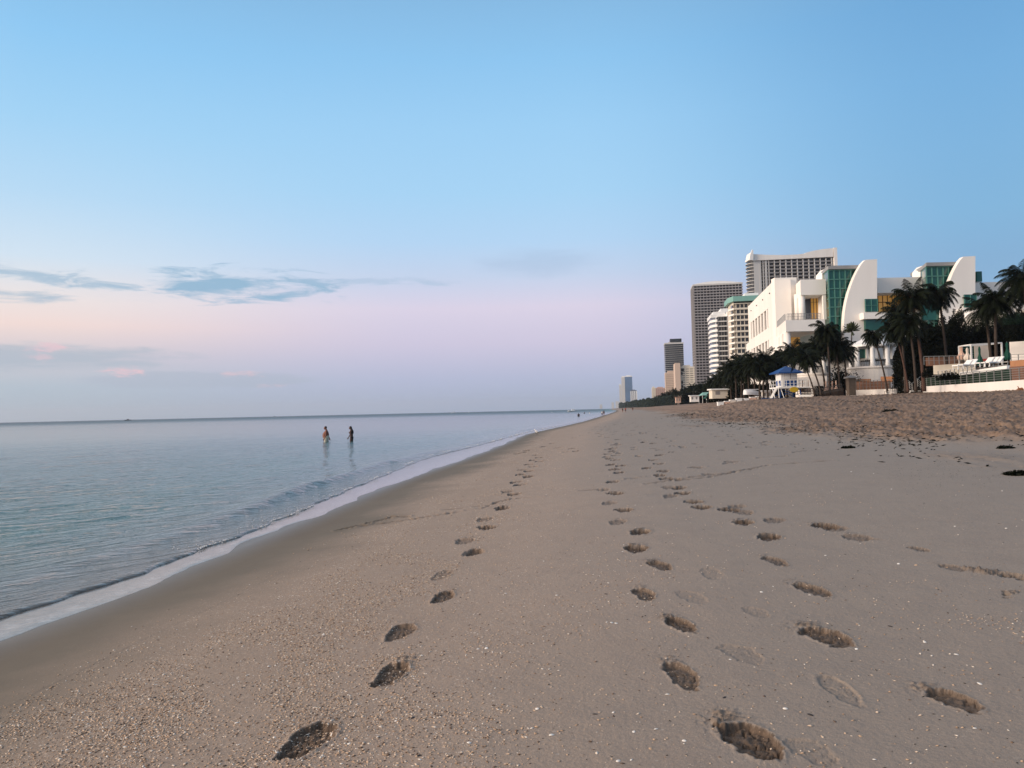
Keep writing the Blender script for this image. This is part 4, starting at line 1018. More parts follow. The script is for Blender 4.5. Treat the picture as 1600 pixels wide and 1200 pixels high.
def bush(px0, px1, ytop, ybot, D, label, mat='bush_leaf', depth=None, n=5000, seed=1, zb=None, name='bush', cat='bush', leaf=None, group=None):
    a = at(px0, (ytop+ybot)/2, D).x; c = at(px1, (ytop+ybot)/2, D).x; z1 = at((px0+px1)/2, ytop, D).z; z0 = at((px0+px1)/2, ybot, D).z if zb is None else zb
    t = thing(name, label, cat, ((a+c)/2, D, z0), 0, group)
    w = (c-a)/2*(1.2 if name == 'shrub' else 1); key = (round(w, 1), round(z1-z0, 1), seed)
    link_mesh('foliage', massmesh(w, depth or w*.8, (z1-z0)*1.05, n, seed, leaf or .15, mat) if name == 'shrub' else leafball('foliage', w, depth or w*.8, (z1-z0), n, seed, leaf or .09+w*.02, mat, 26), None, t)
    m_ = MB(); r_ = random.Random(seed)
    for k_ in range(4): m_.tube([(r_.uniform(-.2,.2), r_.uniform(-.2,.2), -.1), (r_.uniform(-.5,.5)*w, r_.uniform(-.3,.3)*w, (z1-z0)*.7)], [.08, .03], 6)
    m_.build('stem', MAT['trunk'], t); return t
PG = [ # base, top, D, label, crown, size, r, trunk
 ((1443,588),(1424,463),86,'tall palm with a reddish leaning trunk, second from left in the big right group',0,1.15,.19,'trunk_red'),
 ((1481,582),(1466,457),88,'tall palm in front of the right green bay with a full dark crown',2,1.2,.17,'trunk'),
 ((1430,588),(1420,503),84,'shorter palm tucked under the crown of the tall reddish trunked one',3,1.0,.15,'trunk'),
 ((1418,588),(1398,516),87,'thin palm at the left end of the big right group, leaning left',4,.95,.13,'trunk_red'),
 ((1414,590),(1404,488),92,'tall dark palm behind the left end of the right group',1,1.05,.14,'trunk'),
 ((1549,560),(1538,482),80,'palm leaning left over the white cabana frame',1,1.05,.17,'trunk'),
 ((1558,560),(1556,468),78,'straight trunked palm just right of the leaning one by the cabana frame',0,1.15,.19,'trunk'),
 ((1612,560),(1597,431),76,'palm crown reaching in high at the right edge',1,1.15,.19,'trunk'),
 ((1628,560),(1608,452),79,'lower palm crown hanging in at the right edge beneath a higher one',3,1.1,.19,'trunk'),
 ((1386,588),(1364,524),100,'thin leaning palm in front of the tent roofed pavilion',2,.85,.12,'trunk'),
 ((1283,615),(1262,558),100,'palm with a curved grey trunk beside the lifeguard tower, crown to the left',3,.95,.12,'trunk'),
 ((1273,615),(1250,556),104,'palm with a thin leaning trunk just behind the curved grey one',1,.95,.11,'trunk'),
 ((1296,612),(1292,516),106,'highest palm of the middle group below the green glass bay',2,1.2,.16,'trunk'),
 ((1312,612),(1305,538),108,'bushy palm right of the highest one of the middle group',0,1.15,.15,'trunk'),
 ((1290,612),(1277,541),110,'palm left of the highest one of the middle group',4,1.15,.15,'trunk'),
 ((1322,612),(1318,548),112,'dark palm above the round bush',1,1.05,.14,'trunk'),
 ((1245,615),(1238,548),125,'palm behind the blue roof of the lifeguard tower',0,1.15,.14,'trunk'),
 ((1230,616),(1222,555),128,'palm just left of the blue roof of the lifeguard tower',2,1.15,.14,'trunk'),
 ((1258,616),(1262,545),130,'palm in the gap between the lifeguard tower and the middle group',3,1.15,.14,'trunk'),
]
for bp, tp, D, lab, ci, sz, rb_, mt in PG: palm(bp, tp, D, lab, ci, sz, rb_, 3.0, mt)
palm((1331,590),(1331,516),128,'small spiky upright date palm beside the sail wall', size=1.0, rb=.13, zb=3.0, group=None, crown=UPC, boots=False)
# left belt of palms, one by one
BP = [((1193,618),(1196,561),118,0,1.15),((1206,618),(1208,567),122,2,1.1),((1180,619),(1180,565),120,3,1.15),((1170,620),(1166,571),124,1,1.15),((1158,620),(1156,565),130,4,1.15),((1150,621),(1147,573),128,0,1.1),((1187,619),(1190,575),112,2,1.0),((1216,617),(1216,577),135,3,1.1),((1139,621),(1137,579),150,1,1.15),((1132,622),(1129,588),160,2,1.15),((1124,623),(1122,592),170,3,1.15),((1116,624),(1114,598),190,0,1.15),((1143,621),(1143,591),140,4,1.0),((1163,620),(1163,585),134,3,1.0),((1200,618),(1200,579),130,1,1.1),((1108,624),(1106,604),215,2,1.15),((1100,625),(1098,606),240,1,1.15),((1092,626),(1091,606),280,4,1.15),((1084,626),(1082,605),310,0,1.15),((1077,627),(1075,608),340,3,1.15),((1070,627),(1068,610),380,2,1.15),((1055,628),(1054,611),420,0,1.15),((1060,628),(1061,614),440,4,1.15),((1050,628),(1047,616),470,1,1.6),((1040,629),(1038,617),560,3,1.6),((1033,630),(1032,620),620,2,1.6),((1026,630),(1025,622),700,0,1.6)]
WHERE = ['tallest palm of the cluster left of the lifeguard tower', 'palm immediately left of the lifeguard tower ramp', 'palm in the thick of the cluster over the overturned white boat', 'leftmost tall palm over the overturned white boat', 'palm standing in front of the teal roofed tower, crown highest there',
 'palm in front of the gap between the teal roofed and white towers', 'low palm in front of the cluster beside the white boat', 'palm between the cluster and the lifeguard tower roof', 'palm in front of the white curved tower', 'palm at the foot of the white curved tower, to its left', 'palm below the right edge of the dark gridded tower',
 'palm below the middle of the dark gridded tower', 'short palm below the white curved tower', 'short palm behind the pale barriers', 'short palm behind the cluster left of the lifeguard tower', 'palm above the green canopy', 'palm just left of the green canopy',
 'small palm below the left edge of the dark gridded tower', 'small palm in front of the beige stepped tower, right one', 'small palm in front of the beige stepped tower, middle one', 'small palm in front of the beige stepped tower, left one', 'distinct small palm before the beige ribbed block', 'small palm between the beige ribbed and stepped blocks', 'small palm at the left foot of the beige ribbed block', 'tiny palm in front of the pink block', 'tiny palm at the left foot of the pink block', 'tiny palm before the small cream block']
for (bp, tp, D, ci, sz), lab in zip(BP, WHERE):
    palm(bp, tp, D, lab, ci, sz, .14*max(1, sz*.8), None, 'trunk', 'palms in the belt left of the lifeguard tower')
# bushes
bush(1288,1350,562,612,114,'large round dark bush between the two pavilions', n=9000, seed=2, zb=3.0)
bush(1268,1292,585,606,112,'small dark bush left of the large round one', n=2500, seed=3, zb=3.0)
for i, (a, c, y0_, y1_, D, lab) in enumerate(((1436,1476,505,590,100,'dark tall shrub mass behind the tall reddish trunked palm'), (1468,1508,488,590,104,'dark tall shrub behind the right green bay palm'), (1498,1545,500,590,106,'dark tall shrub behind the folded parasols'), (1535,1585,492,590,108,'dark tall shrub behind the cabana frame'), (1572,1622,486,590,104,'dark tall shrub with a leafy top at the right edge'), (1404,1442,520,590,100,'dark shrub behind the left palms of the right group'), (1606,1660,480,590,104,'dark tall shrub partly cut by the right edge'))):
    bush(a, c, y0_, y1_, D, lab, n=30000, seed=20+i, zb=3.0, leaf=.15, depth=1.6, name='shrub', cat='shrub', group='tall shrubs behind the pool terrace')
bush(1560,1604,486,505,98,'lighter green leafy hedge top before the curved white building', 'hedge_leaf', n=2500, seed=41, leaf=.12)
bush(1440,1456,570,588,84,'small dark shrub at the foot of the reddish trunked palm', n=1500, seed=42)
bush(1462,1500,580,592,80,'low dark ground shrub in front of the pool terrace', n=1800, seed=43)
for i, (a, c, y0_, D, lab) in enumerate(((1137,1165,600,150,'dense dark undergrowth below the teal roofed tower'), (1160,1190,598,140,'dense dark undergrowth behind the overturned boat'), (1110,1138,606,170,'dense dark undergrowth behind the cream beach hut'), (1186,1225,598,140,'dense dark undergrowth behind the lifeguard tower'), (1066,1092,611,330,'dense dark undergrowth below the beige stepped tower'), (1088,1112,610,235,'dark undergrowth above the green canopy'), (1225,1262,588,140,'dark undergrowth behind the blue roof'))):
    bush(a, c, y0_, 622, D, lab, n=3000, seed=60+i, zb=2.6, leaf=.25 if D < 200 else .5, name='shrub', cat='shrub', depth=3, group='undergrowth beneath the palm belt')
# far coastal wood: one mass, no one could count it
rg_ = np.random.default_rng(9); n = 26000
px = rg_.uniform(944, 1058, n); D = np.where(rg_.random(n) < .5, rg_.uniform(450, 900, n), rg_.uniform(900, 2400, n)); 
def fary(px): return np.interp(px, [944, 960, 985, 1000, 1020, 1040, 1058], [636.5, 633.2, 629, 626.5, 623.5, 621, 618])
top = fary(px)-1.2+2.4*(fbm(px*.35, px*0, 5, 3)-.5)*2
yy = top+rg_.random(n)**1.5*(641-top)
P = np.array([tuple(at(a, c, d)) for a, c, d in zip(px, yy, D)]); ok = P[:, 2] > 2.0; P = P[ok]; D = D[ok]
ok = (P[:, 0]-shore2(P[:, 1])) > 22; P = P[ok]; D = D[ok]
tr = scatter('coastal_wood', P, D*.0011, MAT['far_leaf'], (1, 1, .8), .4); tag(tr, 'distant dark green wood along the curving coast below the towers', 'wood', kind='stuff')

M('skid_blue', (.02,.05,.14), .6, .15, 2)
# ================================================================ LIFEGUARD TOWER
DL = 108.0; zl = at(1228, 622, DL).z; gx0 = at(1228.5, 600, DL).x
lt = thing('lifeguard_tower', 'blue and white wooden lifeguard tower on blue legs with a ramp', 'lifeguard tower', (gx0, DL, zl))
def L_(px): return at(px, 600, DL).x-gx0
def LZ(y): return at(1228, y, DL).z-zl
zd = LZ(605)
MB().box(L_(1209), L_(1257), -1.9, 1.9, zd-.2, zd).build('deck', MAT['white_paint'], lt)
lm = MB().tube([(0,0,0), (0,0,1)], .09, 6)
for xx in (L_(1214), L_(1244)):
    for yy in (-1.3, 1.3):
        MB().tube([(xx*1.12, yy*1.1, -.1), (xx, yy, zd-.2)], .11, 6).build('leg', MAT['blue_paint'], lt)
for yy in (-1.35, 1.35):
    MB().bar((L_(1214), yy, .3), (L_(1244), yy, zd-.3), .06).build('brace', MAT['blue_paint'], lt); MB().bar((L_(1244), yy-.13, .3), (L_(1214), yy-.13, zd-.3), .06).build('brace', MAT['blue_paint'], lt)
MB().box(L_(1195), L_(1250), -1.7, -1.4, -.3, .02).build('skid', MAT['skid_blue'], lt); MB().box(L_(1195), L_(1250), 1.4, 1.7, -.3, .12).build('skid', MAT['skid_blue'], lt)
cx0, cx1 = L_(1216.5), L_(1241); zc = LZ(582.5)
cb_ = MB().box(cx0, cx1, -1.1, 1.1, zd+.002, zc).build('cabin', MAT['white_paint'], lt)
MB().box(L_(1222), L_(1240), -1.14, -1.102, LZ(603), LZ(595)).build('panel', MAT['blue_paint'], lt)
MB().box(cx0-.04, cx0-.002, -.9, .9, LZ(603), LZ(595)).build('panel', MAT['blue_paint'], lt)
for a in (1222.3, 1231.3): 
    w = MB().box(L_(a), L_(a+8.2), -1.16, -1.102, LZ(592.5), LZ(584)).build('shutter', MAT['white_paint'], lt)
    MB().box(L_(a-.5), L_(a+8.7), -1.13, -1.101, LZ(593), LZ(583.5)).build('shutter_frame', MAT['grey_concrete'], w)
ex0, ex1, ez = L_(1209.5), L_(1248), LZ(582.5); pk_ = LZ(572)
mx = (ex0+ex1)/2
rf_ = MB().add([(ex0,-2,ez-.15),(ex1,-2,ez-.15),(ex1,2,ez-.15),(ex0,2,ez-.15),(ex0,-2,ez),(ex1,-2,ez),(ex1,2,ez),(ex0,2,ez),(mx,0,pk_)], [(0,3,2,1),(0,1,5,4),(1,2,6,5),(2,3,7,6),(3,0,4,7),(4,5,8),(5,6,8),(6,7,8),(7,4,8)]); rf_.build('roof', MAT['blue_paint'], lt)
def rail(mb, p, q, h=1.0, n=5, r=.035, bars=(.5, 1.0), post=None):
    p, q = Vector(p), Vector(q)
    for i in range(n+1): c = p+(q-p)*i/n; mb.bar(c, c+Vector((0,0,h)), post or r)
    for b_ in bars: mb.bar(p+Vector((0,0,h*b_)), q+Vector((0,0,h*b_)), r)
m_ = MB(); rail(m_, (L_(1209.5),-1.85,zd), (L_(1256.5),-1.85,zd), .95, 8); rail(m_, (L_(1256.5),-1.8,zd), (L_(1256.5),1.8,zd), .95, 3); rail(m_, (L_(1209.5),1.85,zd), (L_(1256.5),1.85,zd), .95, 8); m_.build('railing', MAT['white_paint'], lt)
m_ = MB(); xr0, xr1 = L_(1193), L_(1209.3)
m_.add([(xr0+.6,-1.6,0),(xr1,-1.6,zd),(xr1,-.5,zd),(xr0+.6,-.5,0),(xr0+.6,-1.6,-.15),(xr1,-1.6,zd-.15),(xr1,-.5,zd-.15),(xr0+.6,-.5,-.15)], [(0,1,2,3),(7,6,5,4),(0,4,5,1),(3,2,6,7)]); m_.build('ramp', MAT['pale_concrete'], lt)
m_ = MB()
for a in (0, 1): m_.bar((xr0+.4+a*1.1, -1.65, LZ(596)), (xr0+1.0+a*1.25, -1.65, 0), .055)
m_.bar((xr0+.3,-1.65,LZ(595.5)), (xr1,-1.65,LZ(595.5)), .05); m_.bar((xr0+.35,-1.65,LZ(602)), (xr1,-1.65,LZ(602)), .045); m_.bar((xr1,-1.65,LZ(596)), (xr1+.1,-1.65,0), .05); m_.build('ramp_railing', MAT['white_paint'], lt)
em = MB().lathe([(.02,0),(.58,0),(.62,.03),(.58,.06),(.02,.06)], 24); em.v = [(x, -z, y*.62) for x, y, z in em.v]
em.build('sign', MAT['yellow_paint'], lt, (L_(1232), -2.05, LZ(609.5)))

# ================================================================ TERRACE WALLS, RAILS AND FURNITURE
def wallseg(name, label, cat, a, c, ya, yb2, Da, Db, mat, th=.3, group=None, capz=None):
    """wall from (px a, top/bottom) at distance Da to px c at Db"""
    P = [at(a, ya[0], Da), at(c, yb2[0], Db), at(a, ya[1], Da), at(c, yb2[1], Db)]
    o = Vector((P[0].x, P[0].y, 0)); d = Vector((P[1].x-P[0].x, P[1].y-P[0].y, 0)); n_ = Vector((-d.y, d.x, 0)).normalized()*th
    if n_.x*.9+n_.y*.5 < 0: n_ = -n_
    z = [P[2].z, P[3].z, P[1].z, P[0].z]
    v = [(0,0,z[0]), (d.x,d.y,z[1]), (d.x,d.y,z[2]), (0,0,z[3])]; v += [(x+n_.x, y+n_.y, zz) for x, y, zz in v]
    m_ = MB().add(v, [(0,1,2,3),(7,6,5,4),(0,4,5,1),(3,2,6,7),(0,3,7,4),(1,5,6,2)])
    return m_, o
def wall(name, label, cat, *a, group=None, **k):
    m_, o = wallseg(name, label, cat, *a, **k); ob = m_.build(name, MAT[a[6]], None, o); return tag(ob, label, cat, group)
def fence(label, a, c, ya, yb2, Da, Db, n, bars=5, mat='metal_rail', r=.022, group=None, name='railing'):
    t = None
    P0, P1 = at(a, ya[1], Da), at(c, yb2[1], Db); h0 = at(a, ya[0], Da).z-P0.z; h1 = at(c, yb2[0], Db).z-P1.z
    t = thing(name, label, 'railing', P0, 0, group); d = P1-P0
    pm = {}
    for i in range(n+1):
        q = i/n; h = h0+(h1-h0)*q; MB().box(-.03,.03,-.03,.03,0,h).build('post', MAT[mat], t, d*q)
    for b_ in range(bars):
        q = (b_+1)/bars; w = r*1.6 if b_ == bars-1 else r
        MB().bar((0,0,h0*q), (d.x, d.y, d.z+h1*q), w).build('rail', MAT[mat], t)
    return t
wall('retaining_wall', 'long low white wall on the sand at the right edge', 'wall', 1441.5, 1625, (604,613), (591.5,611), 95, 58, 'stucco')
wall('retaining_wall', 'low white wall on the sand left of the tan barrel', 'wall', 1321, 1397, (610,618.5), (607.5,616.5), 112, 100, 'stucco')
fence('steel bar railing on top of the long low white wall', 1442, 1624, (588.5,604), (572,591.5), 95.2, 58.2, 18, 5)
fence('steel bar railing on the low white wall left of the tan barrel', 1338, 1396, (595,609.8), (593,607.4), 109.6, 100.2, 10, 3)
wall('hedge', 'clipped dark green hedge behind the long steel railing', 'hedge', 1443, 1580, (591,606), (577,597), 97, 66.5, 'hedge_leaf', th=1.0)
wall('brown_wall', 'brown planter wall behind the railing at the right edge', 'wall', 1577, 1625, (573,600), (570,600), 67, 60, 'brown_wall')
wall('planter_wall', 'orange planter wall above the brown wall at the right edge', 'wall', 1578, 1625, (564,573), (560,570), 70, 63, 'terracotta')
wall('brown_wall', 'brown board wall behind the railing left of the tan barrel', 'wall', 1324, 1388, (597,611), (595,609), 113.5, 103, 'brown_wall')
wall('orange_wall', 'short orange wall above the brown boards, right of the white chair', 'wall', 1376, 1400, (588.5,597), (588,597), 108, 106, 'terracotta')
wall('orange_wall', 'short orange wall beside the stone pillar', 'wall', 1329, 1360, (593,600), (592,600), 115, 113, 'terracotta')
wall('terrace_wall', 'curved pale wall under the flat roofed pavilion', 'wall', 1245, 1292, (590,603), (587,603), 112, 111, 'stucco')
wall('terrace_wall', 'pale wall at the back of the pool terrace at the right edge', 'wall', 1577, 1640, (534.5,575), (530,575), 84, 80, 'stucco')
wall('terrace_wall', 'low white wall behind the folded parasols', 'wall', 1458, 1525, (571,585), (566,585), 86, 84, 'stucco_cream')
wall('brown_wall', 'brown wall behind the low white wall of the terrace', 'wall', 1446, 1512, (559,572), (556.5,570), 90, 88, 'brown_wall')
wall('brown_wall', 'reddish bench back along the cabana frame', 'wall', 1518, 1566, (561.5,565), (559,563), 81.5, 80.5, 'red_cloth')
fence('upper railing in front of the low white terrace wall', 1444, 1516, (557,570), (555.5,568), 85, 83, 9, 2)
fence('railing at the right edge in front of the pale wall', 1580, 1640, (554,567), (552,566), 76, 72, 5, 3)
fence('railing along the edge of the pool deck', 1466, 1575, (580,588), (565,574), 80, 74, 16, 2)
# white pool edge bar
m_, o = wallseg('', '', '', 1499, 1573, (581.5,586), (571,577), 79, 72, 'white_paint', th=.6); tag(m_.build('pool_edge', MAT['white_paint'], None, o), 'thick white pool edge beam rising to the right above the hedge', 'pool edge')
# terrace ground behind the wall, so everything stands on something
gp = [at(1441, 604, 95.5), at(1700, 590, 55)]
tg = MB().add([(gp[0].x+.35, gp[0].y, gp[0].z-.2), (gp[1].x+.35, gp[1].y, gp[1].z+.0), (gp[1].x+40, gp[1].y+10, gp[1].z+.8), (gp[0].x+60, gp[0].y+30, gp[0].z+1.2), (gp[0].x-4, gp[0].y+30, gp[0].z+.2)], [(0,1,2,3,4)])
tag(tg.build('terrace_ground', MAT['stone'], None), kind='structure')
# cabana frame
Dc = 82; cz = at(1518, 571, Dc).z; c0 = at(1517.5, 550, Dc).x; c1 = at(1565.5, 550, Dc).x
cb_ = thing('cabana_frame', 'white open cabana frame with slatted back on the pool terrace', 'cabana', (c0, Dc, cz))
Wc = c1-c0; hl = at(1518, 538.5, Dc).z-cz; hr = at(1565, 535.5, Dc).z-cz
pm = MB().box(-.07,.07,-.07,.07,0,1).mesh('post'); pm.materials.append(MAT['white_paint'])
for xx, yy, h in ((0,0,hl),(Wc,0,hr),(0,2.2,hl),(Wc,2.2,hr)): o = link_mesh('post', pm, None, cb_, (xx, yy, 0)); o.scale = (1,1,h)
m_ = MB(); m_.bar((0,0,hl), (Wc,0,hr), .09); m_.bar((0,2.2,hl), (Wc,2.2,hr), .09); m_.bar((0,0,hl), (0,2.2,hl), .09); m_.bar((Wc,0,hr), (Wc,2.2,hr), .09); m_.build('top_frame', MAT['white_paint'], cb_)
for k_ in range(9): MB().box(.1, Wc*.48, 2.12, 2.16, .6+k_*.19, .68+k_*.19).build('slat', MAT['green_frame'], cb_)
MB().box(Wc*.5, Wc-.1, 2.1, 2.2, .3, hr-.1).build('screen', MAT['canvas'], cb_)
# folded parasols
def parasol(px, yt, yb_, D, mat, label, w=.32, group=None):
    p = at(px, yb_, D); h = at(px, yt, D).z-p.z; t = thing('folded_parasol', label, 'parasol', p, 0, group)
    MB().lathe([(.03,0),(.03,h)], 8).build('pole', MAT['metal_rail'], t)
    m_ = MB(); pr = []; n = 16
    for i in range(9):
        q = i/8; r = w*((.42+.25*math.sin(q*7.5))*(1-q**3*.9)) + .03; pr.append((r, h*(.12+.86*q)))
    vs = []; 
    for r, z in pr:
        for k_ in range(n): a = 2*math.pi*k_/n; rr_ = r*(1+.22*(k_ % 2)); vs.append((rr_*math.cos(a), rr_*math.sin(a), z))
    fs = [(i*n+k_, i*n+(k_+1) % n, (i+1)*n+(k_+1) % n, (i+1)*n+k_) for i in range(8) for k_ in range(n)]
    m_.add(vs, fs); m_.build('canopy', MAT[mat], t); MB().lathe([(.25,-.05),(.25,.08),(.05,.12)], 12).build('base', MAT['stone'], t); return t
parasol(1503, 540, 566, 84, 'peach_canvas', 'folded cream parasol on the pool terrace, taller left one of the pale pair', .55)
parasol(1512, 543, 566, 83, 'canvas', 'folded cream parasol on the pool terrace, shorter right one of the pale pair', .45)
parasol(1531.5, 541, 575, 79, 'green_canvas', 'folded dark green parasol in front of the cabana frame', .34)
parasol(1574.5, 534, 566, 78, 'green_canvas', 'folded dark green parasol at the right post of the cabana frame', .4)
for i, px in enumerate((1254,1259,1264,1291,1296,1301,1307)):
    parasol(px, 594+(i % 2), 616, 108+(i % 3), 'peach_canvas', 'folded pale parasol, number %d from the lifeguard tower along the terrace below the palms' % (i+1) if False else ['folded pale parasol nearest the lifeguard tower', 'folded pale parasol, second to the right from the lifeguard tower', 'folded pale parasol just left of the curved palm trunks', 'folded pale parasol just right of the curved palm trunks', 'folded pale parasol in the middle of the right hand four', 'folded pale parasol beside the bush, before the last', 'folded pale parasol at the foot of the large round bush'][i], .3, 'folded parasols beside the lifeguard tower')
# loungers
def lounger(px, py, D, label, rz_=.5):
    p = at(px, py, D); t = thing('pool_lounger', label, 'lounger', p, rz_, 'white loungers on the pool deck')
    MB().box(-.33,.33,-.1,1.25,.32,.42).build('seat', MAT['white_paint'], t)
    MB().add([(-.33,-.12,.36),(.33,-.12,.36),(.33,-.75,.95),(-.33,-.75,.95),(-.33,-.18,.30),(.33,-.18,.30),(.33,-.81,.89),(-.33,-.81,.89)], [(0,1,2,3),(7,6,5,4),(0,4,5,1),(1,5,6,2),(2,6,7,3),(3,7,4,0)]).build('backrest', MAT['white_paint'], t)
    for a in (-.28,.28):
        for b_ in (0, 1.15): MB().box(a-.03,a+.03,b_-.03,b_+.03,-.05,.319).build('leg', MAT['white_paint'], t)
for i, (px, py) in enumerate(((1507,577),(1515,576),(1541,573),(1549,572.5),(1556,572))): lounger(px, py, 76.5-i*.3, ['leftmost white pool lounger, below the pale parasols', 'white pool lounger between the pale and green parasols', 'white pool lounger right of the green parasol', 'white pool lounger under the leaning palm', 'white pool lounger at the straight palm trunk'][i], 1.9)
# tan barrel planter
p = ground(1409.5, 615.5); bp_ = thing('barrel_planter', 'round tan barrel planter by the stairs to the sand', 'planter', p); sc_ = p.y/100
MB().lathe([(.55*sc_,-.1),(.62*sc_,.1),(.80*sc_,.45),(.83*sc_,.75),(.78*sc_,1.0)], 24).build('body', MAT['barrel'], bp_, smooth=True); MB().lathe([(.80*sc_,1.0),(.88*sc_,1.03),(.88*sc_,1.16),(.8*sc_,1.18),(.6*sc_,1.1)], 24).build('rim', MAT['barrel'], bp_)
# stairs by the barrel
st_ = thing('beach_stairs', 'dark stairs with steel handrails down to the sand beside the tan barrel', 'stairs', at(1433, 612, 97))
for k_ in range(5): MB().box(-.65,.65,.35*k_,.35*k_+.4,.2*k_-.3,.2*k_).build('step', MAT['pale_concrete' if k_ == 1 else 'dark_void'], st_)
m_ = MB(); 
for a in (-.7, .7):
    rail(m_, (a,-.2,0), (a,1.8,1.0), 1.0, 3, .025, (.25,.5,.75,1.0))
m_.build('handrail', MAT['metal_rail'], st_)
MB().bar((-1.9,-.3,.2), (.8,.6,1.9), .04).build('handrail', MAT['metal_rail'], st_)
MB().box(-.75,.75,2.0,2.2,-.3,2.1).build('gate_wall', MAT['dark_void'], st_)
s2 = thing('beach_stairs', 'small white striped steps between the low wall and the tan barrel', 'stairs', at(1391, 617, 99.5))
for k_ in range(4): MB().box(-.6+k_*.18,.9,-.02-.0,.1+.02*k_,.0+.18*k_,.09+.18*k_).build('step', MAT['white_paint'], s2)
m_ = MB(); rail(m_, (-.75,-.1,0), (.9,-.1,.55), .45, 5, .03, (1.0,)); m_.build('handrail', MAT['dark_metal'], s2)
# stone pillar
p = at(1330, 613, 102); pl = thing('stone_pillar', 'square stone gate pillar with a grey pitched cap', 'pillar', p); hh = at(1330, 591, 102).z-p.z
MB().box(-.44,.44,-.44,.44,-.4,hh).build('shaft', MAT['stone'], pl); MB().add([(-.66,-.66,hh),(.66,-.66,hh),(.66,.66,hh),(-.66,.66,hh),(-.66,-.66,hh+.12),(.66,-.66,hh+.12),(.66,.66,hh+.12),(-.66,.66,hh+.12),(0,0,hh+.42)], [(0,3,2,1),(0,1,5,4),(1,2,6,5),(2,3,7,6),(3,0,4,7),(4,5,8),(5,6,8),(6,7,8),(7,4,8)]).build('cap', MAT['roof_grey'], pl)
# white chair / small lifeguard seat
p = at(1368, 606, 108); ch = thing('white_chair', 'white slatted chair standing on the terrace between orange walls', 'chair', p)
MB().box(-.4,.4,-.3,.3,.42,.5).build('seat', MAT['white_paint'], ch)
for k_ in range(5): MB().box(-.4+k_*.18,-.32+k_*.18,.26,.31,.5,1.15).build('back_slat', MAT['white_paint'], ch)
for a in (-.36,.36):
    for b_ in (-.26,.26): MB().box(a-.04,a+.04,b_-.04,b_+.04,0,.419).build('leg', MAT['white_paint'], ch)
# dark ramp railing behind the lifeguard tower
for (a, ya, c, yc, D, lab) in ((1276,(609,618),1316,(600,612),106,'dark sloping ramp railing left of the stone pillar'), (1246,(607,617),1278,(607,618),107,'dark rail fence just right of the lifeguard tower')):
    fence(lab, a, c, ya, yc, D, D-1.5, 6, 4, 'dark_metal', .05, name='ramp_railing')
wall('dark_wall', 'dark ramp wall beneath the sloping railing', 'wall', 1277, 1318, (613,619), (606,618), 107.5, 106.5, 'wood_dark')
wall('white_step', 'white kerb strip on the sand right of the lifeguard tower', 'kerb', 1248, 1268, (617,620), (616.5,619.5), 106, 105.5, 'white_paint')
# pale barriers and boxes left of the lifeguard tower
BX = [(1122,1131,620.5,627,'white_paint','pale crate at the left end of the row on the sand'),(1133,1140,621.5,627,'peach_canvas','pinkish crate second in the row on the sand'),(1141,1150,620,626,'canvas','cream crate third in the row on the sand'),(1151,1160,619.5,626,'white_paint','white crate in the middle of the row on the sand'),(1164,1171,620.5,625.5,'white_paint','small white crate left of the palm trunks'),(1173,1182,618.5,625,'peach_canvas','pinkish crate right of the palm trunks'),(1183,1192,617,624,'canvas','cream crate at the foot of the lifeguard ramp')]
for a, c, y0_, y1_, mt, lab in BX:
    p = at((a+c)/2, y1_, 112); p.z = gz(p.x, p.y)-.1; w = (at(c, y1_, 112).x-at(a, y1_, 112).x); h = at(a, y0_, 112).z-at(a, y1_, 112).z
    t = thing('storage_crate', lab, 'crate', p, 0, 'pale crates in a row on the sand')
    MB().box(-w/2, w/2, 0, .7, -.15, h*.82).build('body', MAT[mt], t); MB().box(-w/2-.03, w/2+.03, -.03, .73, h*.82+.002, h).build('lid', MAT['white_paint'], t)
# white cream hut wall, overturned boat, green canopy
def hut(px0, px1, y0_, y1_, D, mat, label, roofm=None, name='beach_hut'):
    a, c = at(px0, y1_, D), at(px1, y1_, D); h = at(px0, y0_, D).z-a.z; t = thing(name, label, 'hut', ((a.x+c.x)/2, D, a.z)); w = c.x-a.x
    MB().box(-w/2, w/2, 0, w*.5, -.6, h).build('wall', MAT[mat], t); MB().box(-w/2-.3, w/2+.3, -.4, w*.5+.3, h+.002, h+.25).build('roof', MAT[roofm or mat], t)
    n = max(2, int(w/2.5))
    for k_ in range(n): MB().box(-w/2+w*(k_+.25)/n, -w/2+w*(k_+.6)/n, -.05, -.003, h*.15, h*.75).build('opening', MAT['grey_concrete'], t)
    return t
hut(1113,1152,609.5,618,150,'stucco_cream','long cream beach hut behind the palm trunks','white_paint')
hut(1079,1092,619,625,230,'stucco','small white beach hut left of the green canopy','white_paint')
hut(1056,1064,621,627.5,330,'peach_canvas','small tan square hut before the small palms','brown_wall')
hut(1192,1206,612,620,135,'stucco','white hut behind the lifeguard ramp','white_paint')
for px0, px1, y, D, mt, lab in ((1094,1113,615,200,'teal_paint','flat teal green canopy above dark stalls'), (1100,1112,619.5,190,'green_canvas','lower dark green canopy beside the teal one')):
    a, c = at(px0, y, D), at(px1, y, D); t = thing('canopy', lab, 'canopy', ((a.x+c.x)/2, D, 2.6)); w = c.x-a.x; h = a.z-2.6
    MB().add([(-w/2,-2,h-.5),(w/2,-2,h-.5),(w/2,2,h-.5),(-w/2,2,h-.5),(-w/2+.7,0,h+.3),(w/2-.7,0,h+.3)], [(0,1,5,4),(2,3,4,5),(1,2,5),(3,0,4),(0,3,2,1)]).build('cover', MAT[mt], t)
    for xx in (-w/2+.1, w/2-.1):
        for yy in (-1.9, 1.9): MB().box(xx-.04,xx+.04,yy-.04,yy+.04,-.4,h-.5).build('post', MAT['white_paint'], t)
